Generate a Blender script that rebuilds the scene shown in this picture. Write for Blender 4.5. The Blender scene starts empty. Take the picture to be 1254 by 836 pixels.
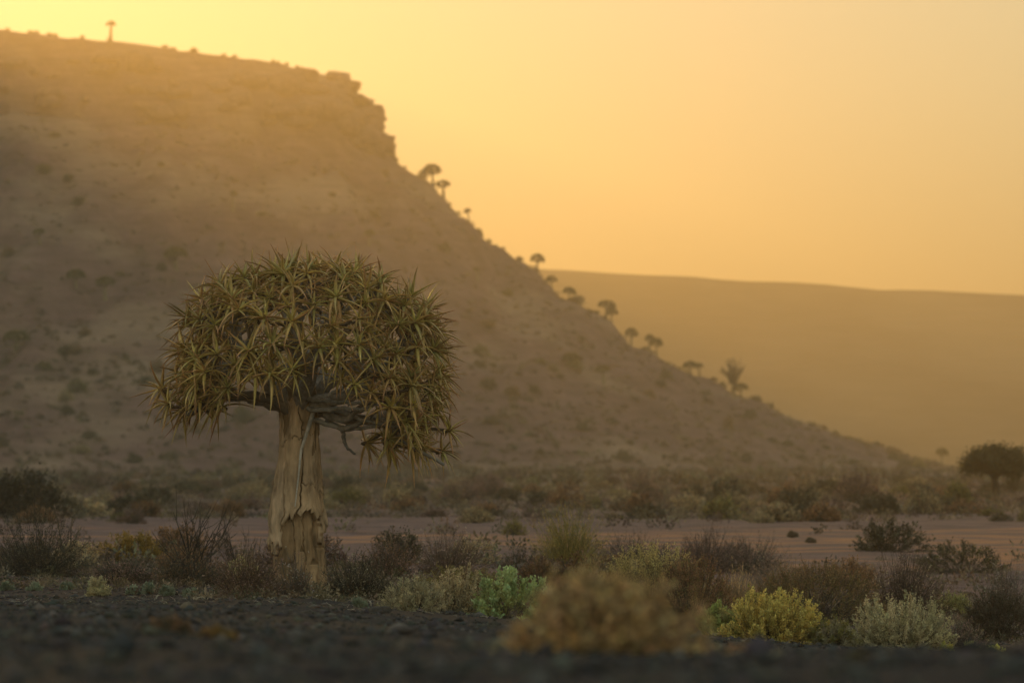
import bpy, math, random
import numpy as np
from mathutils import Vector, Matrix

SC = bpy.context.scene
COL = SC.collection
R = math.radians
# ------------------------------------------------------------------ camera
cam = bpy.data.cameras.new('camera'); camo = bpy.data.objects.new('camera', cam); COL.objects.link(camo)
cam.lens, cam.sensor_width, cam.clip_start, cam.clip_end = 135.0, 36.0, .1, 20000
camo.location = (0, 0, 1.6); camo.rotation_euler = (R(90)+math.atan(147/4702), 0, 0)
cam.dof.use_dof = True; cam.dof.focus_distance = 46.3; cam.dof.aperture_fstop = 2.3
SC.camera = camo
# ------------------------------------------------------------------ sky, sun, exposure
SKYG = .27
SUN_AZ, SUN_EL = -15.0, 10.0              # degrees; azimuth from the viewing direction, negative = left
world = bpy.data.worlds.new('World'); SC.world = world; world.use_nodes = True
wn = world.node_tree
sky = wn.nodes.new('ShaderNodeTexSky'); sky.sky_type = 'NISHITA'; sky.sun_disc = False
sky.sun_elevation = R(SUN_EL); sky.sun_rotation = R(SUN_AZ)
sky.altitude, sky.air_density, sky.dust_density, sky.ozone_density = 300, 2.05, .1, 4.5
wn.nodes['Background'].inputs[1].default_value = .15
gam = wn.nodes.new('ShaderNodeGamma'); gam.inputs[1].default_value = SKYG     # thick dust evens out the sky's contrast
hsv = wn.nodes.new('ShaderNodeHueSaturation'); hsv.inputs['Saturation'].default_value = 1.45
wn.links.new(sky.outputs[0], gam.inputs[0]); wn.links.new(gam.outputs[0], hsv.inputs['Color']); dust = wn.nodes.new('ShaderNodeVectorMath'); dust.operation = 'MULTIPLY'; dust.inputs[1].default_value = (1.10, 1.0, .79)     # golden dust over the whole sky
wn.links.new(hsv.outputs[0], dust.inputs[0]); wn.links.new(dust.outputs[0], wn.nodes['Background'].inputs[0])
sunl = bpy.data.lights.new('sun', 'SUN'); suno = bpy.data.objects.new('sun', sunl); COL.objects.link(suno)
sunl.energy, sunl.angle, sunl.color = .58, R(1.2), (1.0, .57, .12)
_a, _e = R(SUN_AZ), R(SUN_EL)
SUND = Vector((math.sin(_a)*math.cos(_e), math.cos(_a)*math.cos(_e), math.sin(_e)))
suno.rotation_euler = SUND.to_track_quat('Z', 'Y').to_euler(); suno.location = (-60, 200, 150)
SC.view_settings.view_transform = 'Standard'; SC.view_settings.look = 'None'
SC.view_settings.exposure, SC.view_settings.gamma = 1.76, 1.0
SC.cycles.max_bounces, SC.cycles.diffuse_bounces, SC.cycles.glossy_bounces = 5, 3, 2
SC.cycles.transmission_bounces, SC.cycles.volume_bounces, SC.cycles.transparent_max_bounces = 3, 0, 6
SC.cycles.use_denoising = True
HAZE_DENSITY, HAZE_G = .0008, .76
# ------------------------------------------------------------------ terrain heights
FPX, HPY, CAMZ = 4702.0, 565.0, 1.6      # focal length in photo pixels, horizon row, eye height
def S(a, b, v):
    t = np.clip((v-a)/(b-a), 0, 1); return t*t*(3-2*t)
def wob(x, y, s, seed=0):
    """cheap smooth noise in -1..1 from rotated sines"""
    r = np.zeros(np.broadcast(x, y).shape)
    rs = np.random.RandomState(seed)
    for k in range(7):
        a, p, f = rs.uniform(0, 6.28), rs.uniform(0, 6.28), rs.uniform(.55, 1.7)/s
        r = r+np.sin((x*math.cos(a)+y*math.sin(a))*f*6.28+p+1.3*np.sin((x*math.sin(a)-y*math.cos(a))*f*3.1+p*2))
    return r/3.6
def G(x, y):
    """height of the plain; zero at the foot of the quiver tree"""
    x = np.asarray(x, float); y = np.asarray(y, float)
    z = CAMZ+np.interp(y, [-60, 0, 6, 8, 12, 20, 30, 38, 42, 46, 52], [-.62, -.6, -.54, -.535, -.64, -.88, -1.18, -1.42, -1.52, -1.585, -1.6])
    z = z-.08*np.clip(x+2.2, 0, 7)*S(10, 32, y)*(1-S(55, 85, y))
    z = z+.018*wob(x, y, 1.7, 1)*S(3, 12, y)+.03*wob(x, y, 4.5, 2)*S(4, 14, y)
    z = z+.16*wob(x, y, 22, 3)*S(60, 140, y)+.5*wob(x, y, 80, 4)*S(150, 400, y)
    return z
RIM = np.array([(-21,622),(-31,601),(-56,592),(-90,588),(-140,580),(-200,560),(-250,505),(-330,430),(-470,330),(-640,330),(-700,950),(-100,930),(-42,760),(-25,680)], float)
YS = 1.5
def rim_dist(x, y):
    px, py = np.asarray(x, float), np.asarray(y, float)/YS
    d = np.full(np.broadcast(px, py).shape, 1e9); ins = np.zeros(d.shape, bool)
    n = len(RIM)
    for i in range(n):
        ax, ay = RIM[i, 0], RIM[i, 1]/YS; bx, by = RIM[(i+1) % n, 0], RIM[(i+1) % n, 1]/YS
        t = np.clip(((px-ax)*(bx-ax)+(py-ay)*(by-ay))/((bx-ax)**2+(by-ay)**2), 0, 1)
        d = np.minimum(d, np.hypot(px-ax-t*(bx-ax), py-ay-t*(by-ay)))
        c = ((ay > py) != (by > py)) & (px < (bx-ax)*(py-ay)/(by-ay+1e-12)+ax)
        ins ^= c
    return np.where(ins, -d, d)
TW = [0, 8.6, 25, 35.6, 43.5, 56.7, 70, 83, 91, 105]
TZ = [52.4, 45.5, 32.6, 25.3, 20, 13.0, 7.2, 2.7, .7, -1.5]
def top_z(x):
    return 65+.098*(-28-x)+SHADE_SPUR*S(-136, -200, x)-.098*np.maximum(-200-x, 0)
SHADE_SPUR = 58.0  # unseen rise of the mesa left of view, shaped to shade the foreground
def M(x, y):
    x = np.asarray(x, float); y = np.asarray(y, float)
    w = rim_dist(x, y)+1.1*wob(x, y, 26, 5)+.55*wob(x, y, 9, 6)
    k = np.clip(-w, 0, 30)
    zt = top_z(x)
    foot = 52.4+(zt-65)*.7
    led = .5*wob(x, y, 5, 7)
    cliff = foot+(zt-foot)*np.interp(-w+led, [-1.5, 0, 1.2, 1.6, 3.4, 3.9, 6.2, 7.5, 12, 25], [0, .08, .3, .34, .52, .62, .8, .93, .97, 1.0])
    tal = np.interp(w, TW, TZ)*(foot/52.4)
    tal = tal+(.5*wob(x, y, 30, 8)+.25*wob(x, y, 8, 9))*S(100, 70, w)+1.3*wob(x*1.0, y*.25, 14, 10)*S(95, 40, w)*S(0, 10, w)
    return np.where(w > 0, tal, np.maximum(cliff, tal))
FS = 1350/2250.0
def FARZ(x, y):
    """the low table mountain far behind"""
    x, y = x/FS, y/FS
    w = (2250+.12*x+30*wob(x, y, 400, 11))-y          # distance in front of its rim
    top = np.minimum(115.6-.0505*(x-30), 120)+1.2*wob(x, y, 120, 12)
    return FS*np.where(w > 0, np.interp(w, [0, 40, 120, 260, 420], [1, .88, .62, .28, -.02])*top+2.5*wob(x, y*.2, 60, 13)*S(0, 60, w), top)
# ------------------------------------------------------------------ helpers
def tag(o, label=None, cat=None, group=None, kind=None):
    for k, v in (('label', label), ('category', cat), ('group', group), ('kind', kind)):
        if v: o[k] = v
    return o
def empty(name, loc, label, cat, group=None, rz=0, s=1):
    o = bpy.data.objects.new(name, None); COL.objects.link(o); o.empty_display_size = .1
    o.location = loc; o.rotation_euler = (0, 0, rz); o.scale = (s, s, s) if not hasattr(s, '__len__') else s
    return tag(o, label, cat, group)
def mesh(name, V, F, C=None, smooth=False):
    V = np.asarray(V, np.float32).reshape(-1, 3)
    me = bpy.data.meshes.new(name)
    if isinstance(F, np.ndarray):
        n, k = F.shape
        me.vertices.add(len(V)); me.vertices.foreach_set('co', V.ravel())
        me.loops.add(n*k); me.loops.foreach_set('vertex_index', F.astype(np.int32).ravel())
        me.polygons.add(n); me.polygons.foreach_set('loop_start', np.arange(0, n*k, k, dtype=np.int32))
        me.polygons.foreach_set('loop_total', np.full(n, k, np.int32))
        me.update(calc_edges=True)
    else:
        me.from_pydata(V.tolist(), [], F); me.update()
    if C is not None:
        C = np.asarray(C, np.float32)
        if C.ndim == 1: C = np.tile(C, (len(V), 1))
        a = me.color_attributes.new('Col', 'FLOAT_COLOR', 'POINT')
        a.data.foreach_set('color', np.concatenate([C[:, :3], np.ones((len(V), 1), np.float32)], 1).astype(np.float32).ravel())
    if smooth: me.polygons.foreach_set('use_smooth', np.ones(len(me.polygons), bool)); me.update()
    return me
def obj(name, me, mat, parent=None):
    o = bpy.data.objects.new(name, me); COL.objects.link(o)
    if mat and not me.materials: me.materials.append(mat)
    if parent: o.parent = parent
    return o
class Bag:
    """collects same-arity faces"""
    def __init__(s): s.V, s.F, s.C, s.n = [], [], [], 0
    def add(s, V, F, C):
        V = np.asarray(V, float).reshape(-1, 3); C = np.asarray(C, float)
        if C.ndim == 1: C = np.tile(C, (len(V), 1))
        s.V.append(V); s.F.append(np.asarray(F)+s.n); s.C.append(C); s.n += len(V)
    def get(s): return np.concatenate(s.V), np.concatenate(s.F), np.concatenate(s.C)
    def mesh(s, name, smooth=False): return mesh(name, *s.get(), smooth=smooth)
def unit(v): return v/np.maximum(np.linalg.norm(v, axis=-1, keepdims=True), 1e-9)
def grid_faces(nu, nv, wrap=False):
    i = np.arange(nu-1)[:, None]*nv; j = np.arange(nv if wrap else nv-1)[None]; j2 = (j+1) % nv
    return np.stack(np.broadcast_arrays(i+j, i+j2, i+nv+j2, i+nv+j), -1).reshape(-1, 4)
def tube(bag, P, r, col, sides=7, rough=0, rs=None, endcol=None):
    P = np.asarray(P, float); n = len(P); r = np.broadcast_to(r, (n,))
    T = unit(np.gradient(P, axis=0)); u = np.cross(T[0], (.3, .9, .2)); u /= np.linalg.norm(u)
    V = []; C = []
    for k in range(n):
        u = u-T[k]*u.dot(T[k]); u /= np.linalg.norm(u); v = np.cross(T[k], u)
        a = np.arange(sides)/sides*6.2832
        rr = r[k]*(1+(rs.uniform(-rough, rough, sides) if rough else 0))
        V.append(P[k]+(np.cos(a)*rr)[:, None]*u+(np.sin(a)*rr)[:, None]*v)
        c = np.asarray(col, float) if endcol is None else np.asarray(col)*(1-k/(n-1))+np.asarray(endcol)*k/(n-1)
        C.append(np.tile(c, (sides, 1)))
    bag.add(np.concatenate(V), grid_faces(n, sides, True), np.concatenate(C))
def tubes3(P, r, cols):
    """many three-sided stalks at once: P (n,k,3), r (n,k), cols (n,3)"""
    n, k, _ = P.shape
    T = unit(np.gradient(P, axis=1)); u = unit(np.cross(T, np.array([.35, .9, .25]))); v = np.cross(T, u)
    a = np.arange(3)/3*6.2832
    V = P[:, :, None]+r[:, :, None, None]*(np.cos(a)[:, None]*u[:, :, None]+np.sin(a)[:, None]*v[:, :, None])
    F = grid_faces(k, 3, True); F = (F[None]+(np.arange(n)*k*3)[:, None, None]).reshape(-1, 4)
    return V.reshape(-1, 3), F, np.repeat(cols, k*3, 0)
def leaves4(P, D, L, W, cols, rs, tipcols=None, fold=.25):
    """many small diamond leaves, slightly folded: P, D (n,3)"""
    n = len(P); D = unit(D); s = unit(np.cross(D, unit(rs.normal(size=(n, 3))))); nn = np.cross(D, s)
    L = np.broadcast_to(L, (n,))[:, None]; W = np.broadcast_to(W, (n,))[:, None]
    mid = P+D*L*.5+nn*W*fold
    V = np.stack([P, mid+s*W*.5, P+D*L, mid-s*W*.5], 1).reshape(-1, 3)
    tc = cols if tipcols is None else tipcols
    C = np.stack([cols, (cols+tc)/2, tc, (cols+tc)/2], 1).reshape(-1, 3)
    return V, np.arange(4*n).reshape(n, 4), C
def pick(rs, pal, n, jit=.12):
    pal = np.asarray(pal, float); c = pal[rs.randint(0, len(pal), n)]
    return c*(1+rs.normal(0, jit, (n, 1)))*(1+rs.normal(0, jit*.35, (n, 3)))
# ------------------------------------------------------------------ materials
def nodes(m):
    m.use_nodes = True; nt = m.node_tree; nt.nodes.clear()
    return nt, nt.nodes.new, nt.links.new
def leaf_mat(name, trans=.25, rough=.55, var=.25):
    m = bpy.data.materials.new(name); nt, N, L = nodes(m)
    a = N('ShaderNodeAttribute'); a.attribute_name = 'Col'
    oi = N('ShaderNodeObjectInfo'); mr = N('ShaderNodeMapRange'); mr.inputs[3].default_value, mr.inputs[4].default_value = 1-var, 1+var
    L(oi.outputs['Random'], mr.inputs[0])
    tc = N('ShaderNodeTexCoord'); no = N('ShaderNodeTexNoise'); no.inputs['Scale'].default_value = 9; L(tc.outputs['Object'], no.inputs['Vector'])
    m2 = N('ShaderNodeMapRange'); m2.inputs[1].default_value, m2.inputs[2].default_value = .3, .7; m2.inputs[3].default_value, m2.inputs[4].default_value = .75, 1.25; L(no.outputs[0], m2.inputs[0])
    mu = N('ShaderNodeMath'); mu.operation = 'MULTIPLY'; L(mr.outputs[0], mu.inputs[0]); L(m2.outputs[0], mu.inputs[1])
    vm = N('ShaderNodeVectorMath'); vm.operation = 'SCALE'; L(a.outputs['Color'], vm.inputs[0]); L(mu.outputs[0], vm.inputs['Scale'])
    p = N('ShaderNodeBsdfPrincipled'); p.inputs['Roughness'].default_value = rough; p.inputs['Specular IOR Level'].default_value = .3; L(vm.outputs[0], p.inputs['Base Color'])
    o = N('ShaderNodeOutputMaterial')
    if trans:
        t = N('ShaderNodeBsdfTranslucent'); L(vm.outputs[0], t.inputs['Color']); mx = N('ShaderNodeMixShader'); mx.inputs[0].default_value = trans
        L(p.outputs[0], mx.inputs[1]); L(t.outputs[0], mx.inputs[2]); L(mx.outputs[0], o.inputs[0])
    else: L(p.outputs[0], o.inputs[0])
    return m
def bark_mat(name, scale=(14, 14, 2.2), bump=.5, lo=.55, hi=1.25, rough=.85):
    m = bpy.data.materials.new(name); nt, N, L = nodes(m)
    a = N('ShaderNodeAttribute'); a.attribute_name = 'Col'
    tc = N('ShaderNodeTexCoord'); mp = N('ShaderNodeMapping'); mp.inputs['Scale'].default_value = scale; L(tc.outputs['Object'], mp.inputs[0])
    no = N('ShaderNodeTexNoise'); no.inputs['Scale'].default_value = 1; no.inputs['Detail'].default_value = 6; no.inputs['Roughness'].default_value = .65; L(mp.outputs[0], no.inputs['Vector'])
    n2 = N('ShaderNodeTexNoise'); n2.inputs['Scale'].default_value = 3.1; n2.inputs['Detail'].default_value = 4; L(tc.outputs['Object'], n2.inputs['Vector'])
    ad = N('ShaderNodeMath'); ad.operation = 'ADD'; L(no.outputs[0], ad.inputs[0]); L(n2.outputs[0], ad.inputs[1])
    mr = N('ShaderNodeMapRange'); mr.inputs[1].default_value, mr.inputs[2].default_value = .75, 1.25; mr.inputs[3].default_value, mr.inputs[4].default_value = lo, hi; L(ad.outputs[0], mr.inputs[0])
    vm = N('ShaderNodeVectorMath'); vm.operation = 'SCALE'; L(a.outputs['Color'], vm.inputs[0]); L(mr.outputs[0], vm.inputs['Scale'])
    p = N('ShaderNodeBsdfPrincipled'); p.inputs['Roughness'].default_value = rough; p.inputs['Specular IOR Level'].default_value = .2; L(vm.outputs[0], p.inputs['Base Color'])
    bu = N('ShaderNodeBump'); bu.inputs['Strength'].default_value = bump; bu.inputs['Distance'].default_value = .03; L(no.outputs[0], bu.inputs['Height']); L(bu.outputs[0], p.inputs['Normal'])
    o = N('ShaderNodeOutputMaterial'); L(p.outputs[0], o.inputs[0])
    return m
def ramp(N, L, src, stops):
    r = N('ShaderNodeValToRGB'); el = r.color_ramp.elements
    while len(el) < len(stops): el.new(.5)
    for e, (p, c) in zip(el, stops): e.position = p; e.color = (*c, 1)
    L(src, r.inputs[0]); return r
LEAF = leaf_mat('foliage'); ALOE = leaf_mat('aloe_leaf', .15, .45, .25); DRY = leaf_mat('dry_foliage', .2, .8)
TWIG = leaf_mat('twig', 0, .85, .15); BARK = bark_mat('smooth_bark'); PLATE = bark_mat('bark_plate', (13, 13, 1.5), 1.0, .42, 1.3); LIMB = bark_mat('limb_bark', (18, 18, 18), .6, .5, 1.35)
ROCK = bark_mat('rock', (.9, .9, 1.6), .8, .55, 1.3, .95); STONE = bark_mat('gravel_stone', (30, 30, 30), .3, .6, 1.3, .95)
# ------------------------------------------------------------------ the setting
def ground_mat():
    m = bpy.data.materials.new('desert_soil'); nt, N, L = nodes(m)
    tc = N('ShaderNodeTexCoord'); P = tc.outputs['Object']
    def noise(sc, det=5, rough=.6, stretch=None, dist=0):
        n = N('ShaderNodeTexNoise'); n.inputs['Scale'].default_value = sc; n.inputs['Detail'].default_value = det; n.inputs['Roughness'].default_value = rough; n.inputs['Distortion'].default_value = dist
        if stretch:
            mp = N('ShaderNodeMapping'); mp.inputs['Scale'].default_value = stretch; L(P, mp.inputs[0]); L(mp.outputs[0], n.inputs['Vector'])
        else: L(P, n.inputs['Vector'])
        return n.outputs[0]
    def mix(f, a, b):
        x = N('ShaderNodeMix'); x.data_type = 'RGBA'
        for s, v in ((0, f), (6, a), (7, b)):
            if hasattr(v, 'is_linked') or hasattr(v, 'links'): L(v, x.inputs[s])
            else: x.inputs[s].default_value = v if s == 0 else (*v, 1)
        return x.outputs[2]
    def mr(src, a, b, c=0, d=1):
        x = N('ShaderNodeMapRange'); x.interpolation_type = 'SMOOTHSTEP'
        for i, v in enumerate((a, b, c, d)): x.inputs[i+1].default_value = v
        L(src, x.inputs[0]); return x.outputs[0]
    def math_(op, a, b):
        x = N('ShaderNodeMath'); x.operation = op
        for i, v in enumerate((a, b)):
            if isinstance(v, (int, float)): x.inputs[i].default_value = v
            else: L(v, x.inputs[i])
        return x.outputs[0]
    sep = N('ShaderNodeSeparateXYZ'); L(P, sep.inputs[0])
    big = noise(.045, 4, .55, (1, 2.2, 1)); mid = noise(.8, 6, .62); fine = noise(14, 8, .7); grit = noise(90, 3, .6)
    yw = math_('ADD', sep.outputs[1], math_('MULTIPLY', math_('SUBTRACT', noise(.12, 4), .5), 34.0))
    gravel = ramp(N, L, fine, [(.3, (.011, .010, .0135)), (.5, (.021, .019, .0245)), (.72, (.048, .043, .049))]).outputs[0]
    plain = ramp(N, L, mid, [(.3, (.10, .058, .057)), (.5, (.18, .105, .098)), (.75, (.27, .165, .145))]).outputs[0]
    red = ramp(N, L, noise(.35, 6, .6, (1, 2.5, 1)), [(.30, (.14, .088, .08)), (.47, (.22, .13, .112)), (.56, (.44, .195, .10)), (.75, (.28, .165, .125))]).outputs[0]
    c = mix(math_('MULTIPLY', mr(noise(.55, 5, .6, (1, .45, 1)), .5, .62), .75), gravel, (.070, .047, .036))
    c = mix(mr(yw, 40, 58), c, plain)
    bare = math_('MULTIPLY', math_('MULTIPLY', mr(yw, 68, 74), mr(yw, 93, 85)), mr(noise(.09, 3, .5, (.6, 2.5, 1)), .36, .5))
    c = mix(math_('MULTIPLY', bare, .95), c, red)
    patch = math_('MULTIPLY', mr(big, .52, .62), mr(yw, 95, 120))
    c = mix(patch, c, red)
    sc = N('ShaderNodeVectorMath'); sc.operation = 'SCALE'; L(c, sc.inputs[0]); L(mr(grit, .3, .7, .72, 1.25), sc.inputs['Scale'])
    p = N('ShaderNodeBsdfPrincipled'); p.inputs['Roughness'].default_value = .95; p.inputs['Specular IOR Level'].default_value = .15; L(sc.outputs[0], p.inputs['Base Color'])
    bu = N('ShaderNodeBump'); bu.inputs['Strength'].default_value = .9; bu.inputs['Distance'].default_value = .05; L(fine, bu.inputs['Height']); L(bu.outputs[0], p.inputs['Normal'])
    o = N('ShaderNodeOutputMaterial'); L(p.outputs[0], o.inputs[0])
    return m
def hill_mat(name, stops, pale, sc=1.0):
    m = bpy.data.materials.new(name); nt, N, L = nodes(m)
    tc = N('ShaderNodeTexCoord')
    def noise(s, det, rough, st=(1, 1, 1)):
        mp = N('ShaderNodeMapping'); mp.inputs['Scale'].default_value = st; L(tc.outputs['Object'], mp.inputs[0])
        n = N('ShaderNodeTexNoise'); n.inputs['Scale'].default_value = s*sc; n.inputs['Detail'].default_value = det; n.inputs['Roughness'].default_value = rough; L(mp.outputs[0], n.inputs['Vector']); return n.outputs[0]
    a = ramp(N, L, noise(.22, 8, .68), stops).outputs[0]
    big = noise(.028, 5, .6, (1, .6, 2.5))
    f = ramp(N, L, big, [(.5, (0, 0, 0)), (.62, (1, 1, 1))]).outputs[0]
    x = N('ShaderNodeMix'); x.data_type = 'RGBA'; L(f, x.inputs[0]); L(a, x.inputs[6]); x.inputs[7].default_value = (*pale, 1)
    st = noise(.5, 5, .7, (.25, .25, 3))
    r2 = ramp(N, L, st, [(.35, (.7, .7, .7)), (.65, (1.2, 1.2, 1.2))]).outputs[0]
    mu = N('ShaderNodeVectorMath'); mu.operation = 'MULTIPLY'; L(x.outputs[2], mu.inputs[0]); L(r2, mu.inputs[1])
    p = N('ShaderNodeBsdfPrincipled'); p.inputs['Roughness'].default_value = .95; p.inputs['Specular IOR Level'].default_value = .1; L(mu.outputs[0], p.inputs['Base Color'])
    bu = N('ShaderNodeBump'); bu.inputs['Strength'].default_value = .8; bu.inputs['Distance'].default_value = .6; L(noise(.6, 6, .7), bu.inputs['Height']); L(bu.outputs[0], p.inputs['Normal'])
    o = N('ShaderNodeOutputMaterial'); L(p.outputs[0], o.inputs[0])
    return m
def sheet(name, X, Y, Z, mat):
    V = np.stack([X, Y, Z], -1).reshape(-1, 3)
    F = grid_faces(*X.shape)
    o = obj(name, mesh(name, V, F[:, ::-1] if False else F, smooth=True), mat)
    return tag(o, kind='structure')
# ground: rows get longer and wider apart with distance
yy = np.concatenate([np.arange(-60, 6, 3), np.arange(6, 62, .22), np.geomspace(62, 4100, 190)])
uu = np.linspace(-1, 1, 181); uu = np.sign(uu)*(.28*np.abs(uu)+.72*np.abs(uu)**4)
Yg, Ug = np.meshgrid(yy, uu, indexing='ij'); Xg = Ug*(26+.55*np.maximum(Yg, 0))
# duck under the mesa's foot so no sheets lie flush
Zg = G(Xg, Yg); Zg = np.where(Yg > 330, np.minimum(Zg, .35+0*Zg), Zg)
GROUND = sheet('ground', Xg, Yg, Zg, ground_mat()); GROUND['label'] = 'dark gravelly desert plain with reddish bare soil strips'
# mesa
xs = np.concatenate([np.arange(-900, -130, 7), np.arange(-130, 125, 1.25), np.arange(125, 180, 6)])
ys = np.concatenate([np.arange(150, 430, 7), np.arange(430, 560, 2.2), np.arange(560, 650, 1.2), np.arange(650, 1130, 8)])
Xm, Ym = np.meshgrid(xs, ys, indexing='ij'); Zm = M(Xm, Ym)
MESA = sheet('mesa', Xm, Ym, Zm, hill_mat('mesa_scree', [(.3, (.115, .058, .054)), (.5, (.18, .093, .085)), (.7, (.25, .135, .12))], (.30, .185, .135)))
MESA['label'] = 'flat-topped rocky mesa with a cliff nose and long scree slope'
xs = np.arange(-300, 1200, 9.6); ys = np.concatenate([np.arange(1050, 1500, 6.6), np.arange(1500, 2040, 36)])
Xf, Yf = np.meshgrid(xs, ys, indexing='ij')
FAR = sheet('hill', Xf, Yf, FARZ(Xf, Yf), hill_mat('far_slope', [(.3, (.06, .042, .035)), (.5, (.10, .062, .048)), (.7, (.15, .10, .075))], (.17, .115, .08), .35))
FAR['label'] = 'long low table hill on the horizon behind the scree slope'
# rays against the land
def ray(px, py, lo=400, hi=720, fn=None):
    t = np.arange(lo, hi, .5); x = (px-627)/FPX*t; z = CAMZ+(HPY-py)/FPX*t
    hit = z < (fn or M)(x, t); k = int(np.argmax(hit)) if hit.any() else int(np.argmin(z-(fn or M)(x, t)))
    return x[k], t[k], float((fn or M)(x[k], t[k]))
def ridge(px):
    """where the view column px touches the mesa's skyline"""
    t = np.arange(440, 900, 1.); x = (px-627)/FPX*t; z = M(x, t); k = int(np.argmax((z-CAMZ)/t))
    return x[k], t[k], float(z[k])
def on_ground(px, py, lo=36, hi=60):
    """point of the ground seen at photo pixel (px, py) between two distances"""
    t = np.linspace(hi, lo, 1500); x = (px-627)/FPX*t; q = HPY-FPX*(G(x, t)-CAMZ)/t
    k = int(np.argmin(np.abs(q-py))); return float(x[k]), float(t[k]), float(G(x[k], t[k]))
# blocks of the cliff
def rock_mesh(name, rs, flat=.6, col=(.17, .095, .08)):
    n = 4; bag = Bag()
    g = np.linspace(-1, 1, n)
    pts = {}; V = []; F = []
    def vid(p):
        k = tuple(np.round(p, 4))
        if k not in pts: pts[k] = len(V); V.append(p)
        return pts[k]
    for ax in range(3):
        for s in (-1, 1):
            for i in range(n-1):
                for j in range(n-1):
                    q = []
                    for a, b in ((i, j), (i+1, j), (i+1, j+1), (i, j+1)):
                        p = np.zeros(3); p[ax] = s; p[(ax+1) % 3] = g[a]; p[(ax+2) % 3] = g[b]; q.append(vid(p))
                    F.append(q if s > 0 else q[::-1])
    V = np.array(V); L = np.linalg.norm(V, axis=1, keepdims=True)
    V = V/np.maximum(L, 1)**.55; V = V*(1+rs.uniform(-.17, .17, (len(V), 1)))+rs.uniform(-.09, .09, V.shape)
    V[:, 2] *= flat
    return mesh(name, V, np.array(F), col)
rs = np.random.RandomState(4)
rocks = [rock_mesh('rock', rs, f) for f in (.45, .55, .7, .9, .35)]
pl = [(-60,800),(-42,760),(-25,680),(-21,622),(-31,601),(-56,592),(-90,588),(-140,580)]
for i in range(150):
    t = rs.uniform(1, 6.9); k = int(t); f = t-k
    x = pl[k][0]*(1-f)+pl[min(k+1, 7)][0]*f; y = pl[k][1]*(1-f)+pl[min(k+1, 7)][1]*f
    cx, cy = -60, 660; L = math.hypot(x-cx, y-cy); inw = rs.choice([.2, 1.6, 3.6, 6.2])+rs.uniform(-.5, .7)
    x += (cx-x)/L*inw; y += (cy-y)/L*inw
    s = rs.uniform(.7, 2.0)*(1.45 if 2 < t < 4.2 else 1)
    o = obj('rock', rocks[rs.randint(5)], ROCK, MESA); o.location = (x, y, float(M(x, y))-s*.08); o.rotation_euler = (rs.uniform(-.2, .2), rs.uniform(-.2, .2), rs.uniform(0, 6.3)); o.scale = (s*1.25, s*1.1, s)

for px, py, s_ in ((474, 172, 2.3), (466, 158, 2.0), (470, 183, 1.8), (456, 140, 2.1), (447, 122, 1.7), (437, 104, 1.8), (425, 94, 1.5), (463, 176, 2.4)):
    o = obj('rock', rocks[int(rs.randint(5))], ROCK, MESA); o.location = ((px-627)/FPX*622-s_*.95, 622, CAMZ+(HPY-py)/FPX*622); o.scale = (s_*1.3, s_*1.6, s_*.8); o.rotation_euler = (rs.uniform(-.25, .25), rs.uniform(-.25, .25), rs.uniform(-.4, .4))
# ------------------------------------------------------------------ the quiver tree
TX, TY = -2.67, 47.02; TZ0 = float(G(TX, TY))
tree = empty('quiver_tree', (TX, TY, TZ0), 'large rounded quiver tree with peeling tan trunk and dense spiky crown', 'tree')
rs = np.random.RandomState(11)
def tx(px): return (px-360)/100.0
def tz(py): return (725-py)/100.0
# inner trunk
zz = np.linspace(-.12, 2.62, 46)
cxz = lambda z: np.interp(z, [-.1, .35, .88, 1.6, 2.3], [.04, .07, .035, .065, .06])
rin = lambda z: np.interp(z, [-.15, .1, .4, .8, 1.1, 1.6, 2.0, 2.3, 2.45, 2.62], [.36, .315, .285, .285, .265, .225, .21, .23, .23, .12])
rout = lambda z: np.interp(z, [0, .3, .6, .88, 1.1, 1.35, 1.6, 2.0, 2.3], [.31, .325, .345, .345, .318, .292, .265, .243, .255])
na = 40; th = np.arange(na)/na*6.28318
TH, ZZ = np.meshgrid(th, zz); 
RR = rin(ZZ)*(1+.06*np.sin(3*TH+ZZ*1.5)+.04*np.sin(7*TH-ZZ*4)+.02*rs.normal(size=ZZ.shape))
V = np.stack([cxz(ZZ)+RR*np.cos(TH), RR*np.sin(TH), ZZ], -1).reshape(-1, 3)
trunk = obj('trunk', mesh('trunk', V, grid_faces(len(zz), na, True), (.22, .145, .085), smooth=True), BARK, tree)
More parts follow.
